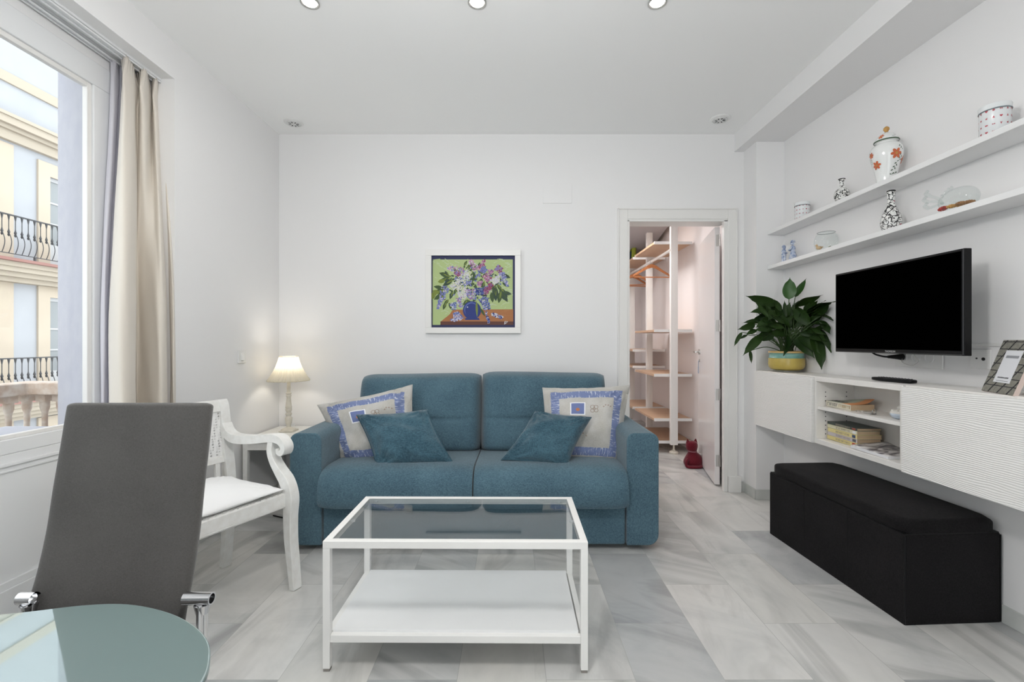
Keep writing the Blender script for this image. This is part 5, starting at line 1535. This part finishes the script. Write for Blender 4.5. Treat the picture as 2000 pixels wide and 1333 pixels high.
for k in range(5):
    bb = book(1.800+.002*(k % 2), 1.925+.003*(k % 3), 2.374+.002*(k % 2), 2.600-.003*(k % 3), z_, hs[k], covs[k], cvn[k], 'hardbacks stacked in the open cabinet')
    mb().box((1.7990+.002*(k % 2), 2.385, z_+.003), (1.8004+.002*(k % 2), 2.408, z_+hs[k]-.003)).build('spine_label', [P('red_label', (.45,.07,.04), .5), M['print_ink'], P('blue_label', (.05,.08,.16), .5), M['socket'], P('red_label', (.40,.09,.06), .5)][k], bb, world=True)
    lett(.10, .010, P('grey_spine_print', (.35,.30,.24), .7), bb, (1.7993+.002*(k % 2), 2.48, z_+hs[k]/2), False, 10+k)
    z_ += hs[k]+.0008
mg = thing('magazine', 'thick white magazine with a grey cover photo lying in the open cabinet', 'magazine', (1.845, 2.245, CZ0+.028+zt(2.127)+.0006))
mb().box((-.088, -.118, .0), (.088, .118, .014)).build('pages', P('magazine_pages', (.74,.74,.76), .5), mg, bevel=.001)
t_ = NT('magazine_photo'); co = t_.n('TexCoord').outputs['Object']
nz_ = t_.n('TexNoise', i={'Vector': t_.n('Mapping', i={0: co, 3: (9, 14, 9)}).outputs[0], 'Scale': 1.1, 'Detail': 3, 'Distortion': 1.5}).outputs[0]
M['magcov'] = t_.surf(t_.n('BsdfPrincipled', i={'Base Color': t_.ramp(nz_, [(.42, (.60,.58,.57)), (.50, (.30,.28,.28)), (.56, (.10,.09,.10))]), 'Roughness': .3}).outputs[0])
vs = []
for i in range(13):
    t = i/12
    for k in range(5):
        s = k/4; vs.append((-.088+.176*s, -.118+.236*t, .0146 + .022*(s**2.5)*(1-t)*.9 + .018*math.exp(-((t-.95)/.2)**2)*s))
mb().add(vs, [(i*5+k, i*5+k+1, (i+1)*5+k+1, (i+1)*5+k) for i in range(12) for k in range(4)]).build('cover', M['magcov'], mg, smooth=True, solid=.0006)
kr = thing('corkscrew', 'small silver corkscrew lying on the inner shelf beside the paperback', 'corkscrew', (1.81, 2.285, .760+zt(2.25)-.0002)); kr.rotation_euler = (0, 0, .3)
q = mb()
q.tube([(0, .045, .005), (0, .0, .005)], .0035, 8)
q.tube([(.004*math.cos(k*.9), .045+.0028*k, .008+.004*math.sin(k*.9)) for k in range(16)], .0014, 6)
q.build('worm', M['steel'], kr, smooth=True)
q = mb()
for zc in (.012,): q.tube([(.012*math.cos(a), -.008, zc+.004+.012*math.sin(a)) for a in [2*math.pi*k/20 for k in range(20)]], .0022, 6, closed=True)
q.tube([(-.018, -.003, .004), (.018, -.003, .004)], .004, 8)
q.build('handle', M['steel'], kr, smooth=True)
ob = thing('ceramic_box', 'pale blue ceramic shell box with white lid, half hidden behind the rippled door', 'ornament', (1.835, 2.150, .760+zt(2.15)+.001))
mb().lathe([(.020, 0), (.034, .008), (.040, .020), (.036, .026)], n=28, sx=1, sy=1).build('base', P('ice_blue_glaze', (.50,.58,.68), .2), ob, smooth=True)
q = mb().lathe([(.040, .026), (.036, .034), (.022, .042), (.0001, .046)], n=28)
for k in range(7): q.ball((.03*math.cos(k*.9), .03*math.sin(k*.9), .036), .007, 8)
q.ball((0, 0, .052), (.015, .013, .010), 12); q.ball((.008, .004, .058), .007, 8)
q.build('lid', P('white_biscuit', (.68,.66,.62), .5), ob, smooth=True)

# ------------------------------------------------------------------ dressing room shelving
su = thing('shelving_unit', 'open clothes shelving with white posts and birch shelves seen through the doorway', 'shelving', (1.64, 5.4, 0))
for y in (4.607, 5.43, 6.22):
    q = mb()
    q.box((1.602, y-.022, .09), (1.672, y-.016, 2.46)); q.box((1.602, y+.016, .09), (1.672, y+.022, 2.46)); q.box((1.602, y-.016, .09), (1.608, y+.016, 2.46)); q.box((1.666, y-.016, .09), (1.672, y+.016, 2.46)); q.box((1.620, y-.025, .09), (1.654, y-.022, 2.46))
    po2 = q.build('post', M['metalwhite'], su, world=True, bevel=.002)
    q = mb().lathe([(.040, 0), (.043, .006), (.043, .018), (.034, .026), (.008, .028)], (1.637, y, 0), 28); q.tube([(1.637, y, .026), (1.637, y, .095)], .009, 12); q.lathe([(.018, .03), (.018, .04)], (1.637, y, 0), 6)
    q.build('foot', M['cream'], po2, world=True, smooth=True, angle=40)
    mb().tube([(1.637, y, 2.46), (1.637, y, 2.499)], .02, 16).build('ceiling_pad', M['cream'], po2, world=True)
def shelf(y0, y1, z, mat=M['birch']):
    for a, b in ((y0, y1),):
        pl_ = mb().box((1.4525, a+.026, z-.018), (1.838, b-.026, z+.004)).build('shelf', mat, su, world=True, bevel=.001)
        mb().box((1.4525, a+.012, z-.021), (1.838, a+.026, z+.007)).build('edge_strip', M['lacquer'], pl_, world=True)
        mb().box((1.4525, b-.026, z-.021), (1.838, b-.012, z+.007)).build('edge_strip', M['lacquer'], pl_, world=True)
# the planks end just before and after each post line; strips are notched round the posts
for z in (2.150, 1.252, .797, .342, .115): shelf(4.63, 5.40, z)
for z in (2.142, 1.033, .835, .342): shelf(5.455, 6.19, z)
q = mb().tube([(1.61, 4.60, 2.062), (1.61, 6.22, 2.052)], .016, 16); q.build('clothes_rail', M['metalwhite'], su, world=True, smooth=True)
def hanger(y, r, lab):
    t = thing('clothes_hanger', lab, 'clothes hanger', (1.61, y, 2.04), r, 'wooden hangers on the clothes rail')
    P_ = [(-.215, -.155), (-.19, -.135), (-.12, -.095), (-.05, -.052), (0, -.035), (.05, -.052), (.12, -.095), (.19, -.135), (.215, -.155)]
    le = [(x, 0, z+.014+.010*(1-abs(x)/.2)) for x, z in P_]; ri = [(x, 0, z-.010-.010*(1-abs(x)/.2)) for x, z in P_]
    q = mb().ribbon(le, ri, (0, .012, 0)); q.move(Matrix.Translation((0, -.006, 0))); q.build('arms', M['hanger'], t, bevel=.004, seg=3)
    mb().tube([(-.205, 0, -.165), (.205, 0, -.165)], .0065, 12).build('trouser_bar', M['hanger'], t, smooth=True)
    mb().tube(catmull([(0, 0, -.035), (0, 0, -.01), (-.010, 0, .004), (-.020, 0, .022), (-.013, 0, .040), (.003, 0, .045), (.017, 0, .035), (.021, 0, .022)], 5), .0018, 6).build('hook', M['steel'], t, smooth=True)
hanger(5.24, .05, 'nearest wooden hanger on the rail, whole triangle showing')
hanger(5.95, -.18, 'wooden hanger hanging in front of the farthest one')
hanger(6.08, .12, 'farthest wooden hanger on the rail')
bgm = P('navy_canvas', (.020,.045,.085), .8)
for x0, x1, y, h, mat, lab in ((1.47, 1.53, 6.05, .27, bgm, 'dark blue folder standing at the left end of the top shelf'), (1.545, 1.60, 5.98, .29, P('lime_green_fabric', (.28,.33,.03), .7), 'lime green and navy bag on the top shelf')):
    z0 = 2.142+.008
    t = thing('storage_bag', lab, 'bag', ((x0+x1)/2, y, z0))
    q = superellipse_box((x1-x0)/2, .13, h/2, 8, 12); q.move(Matrix.Translation((0, 0, h/2))); q.build('body', mat, t, smooth=True, angle=70)
    q = mb().box((-(x1-x0)/2-.001, -.09, .04), ((x1-x0)/2+.001, .09, h*.55) if 'lime' in lab else ((x1-x0)/2+.001, .09, .10)); q.build('panel', bgm if 'lime' in lab else M['black'], t, bevel=.004)
    mb().tube(catmull([(0, -.05, h-.01), (0, -.03, h+.03), (0, .03, h+.03), (0, .05, h-.01)], 5), .005, 8).build('handle', mat, t, smooth=True)
cl = thing('closet_fill_lamp', 'added round fill lamp in the dressing room, hidden beside the doorway', 'lamp', (.85, 4.75, 2.50))  # lamp added out of sight to brighten the dressing room
mb().lathe([(.40, 0), (.40, -.03), (.38, -.05), (.0001, -.06)], n=48).build('shade', P('closet_fill_glow', (1,1,1), .5, emit=((1,.95,.92), 4)), cl, smooth=True, angle=60)
l = bpy.data.lights.new('closet_fill_light', 'AREA'); l.shape = 'DISK'; l.size = .8; l.energy = 14; l.color = (1, .975, .965); l.spread = math.radians(175)
o = bpy.data.objects.new('closet_fill_light', l); o.location = (0, 0, -.07); o.parent = cl; COL.objects.link(o)

# red cat doorstop
ca = thing('cat_doorstop', 'dark red stuffed cat doorstop sitting by the open door leaf', 'doorstop', (1.655, 4.150, 0), .15)
q = MB(); n = 28; rows = 20; vs = []
body = [(.0, .000, .060, .060), (.0, .012, .083, .075), (.0, .040, .090, .080), (.004, .070, .082, .074), (.002, .100, .062, .060), (-.006, .122, .042, .046), (-.013, .136, .030, .036), (-.018, .150, .046, .042), (-.018, .180, .054, .046), (-.018, .205, .052, .042), (-.018, .222, .040, .032), (-.018, .230, .012, .012)]
bc = catmull([(a, 0, z) for a, z, _, _ in body], 3); bw = catmull([(w_, d, 0) for _, _, w_, d in body], 3)
for p, w_ in zip(bc, bw):
    for k in range(n):
        a = 2*math.pi*k/n; vs.append((p.x+w_.x*math.cos(a), w_.y*math.sin(a), max(p.z, 0)))
R_ = len(bc)
q.add(vs, [(i*n+k, i*n+(k+1) % n, (i+1)*n+(k+1) % n, (i+1)*n+k) for i in range(R_-1) for k in range(n)]+[tuple(range(n))[::-1], tuple(range((R_-1)*n, R_*n))])
q.build('body', M['red'], ca, smooth=True, angle=180)
for s in (-1, 1):
    q = mb(); cx = -.018+s*.034
    q.add([(cx-.018, -.012, .212), (cx+.018, -.012, .212), (cx+.018, .012, .212), (cx-.018, .012, .212), (cx+s*.008, 0, .256)], [(0,3,2,1), (0,1,4), (1,2,4), (2,3,4), (3,0,4)])
    q.build('ear', M['red'], ca, bevel=.003)
mb().tube(catmull([(.070, -.03, .018), (.02, -.085, .012), (-.06, -.085, .012), (-.098, -.06, .016), (-.095, -.045, .05), (-.075, -.040, .075)], 5), [.014]*12+[.013]*13+[.010], 10).build('tail', M['red'], ca, smooth=True)
mb().tube([(-.012+.036*math.cos(a), .040*math.sin(a), .136) for a in [2*math.pi*k/24 for k in range(24)]], .005, 6, closed=True).build('collar', P('dusty_pink_ribbon', (.30,.12,.15), .7), ca, smooth=True)
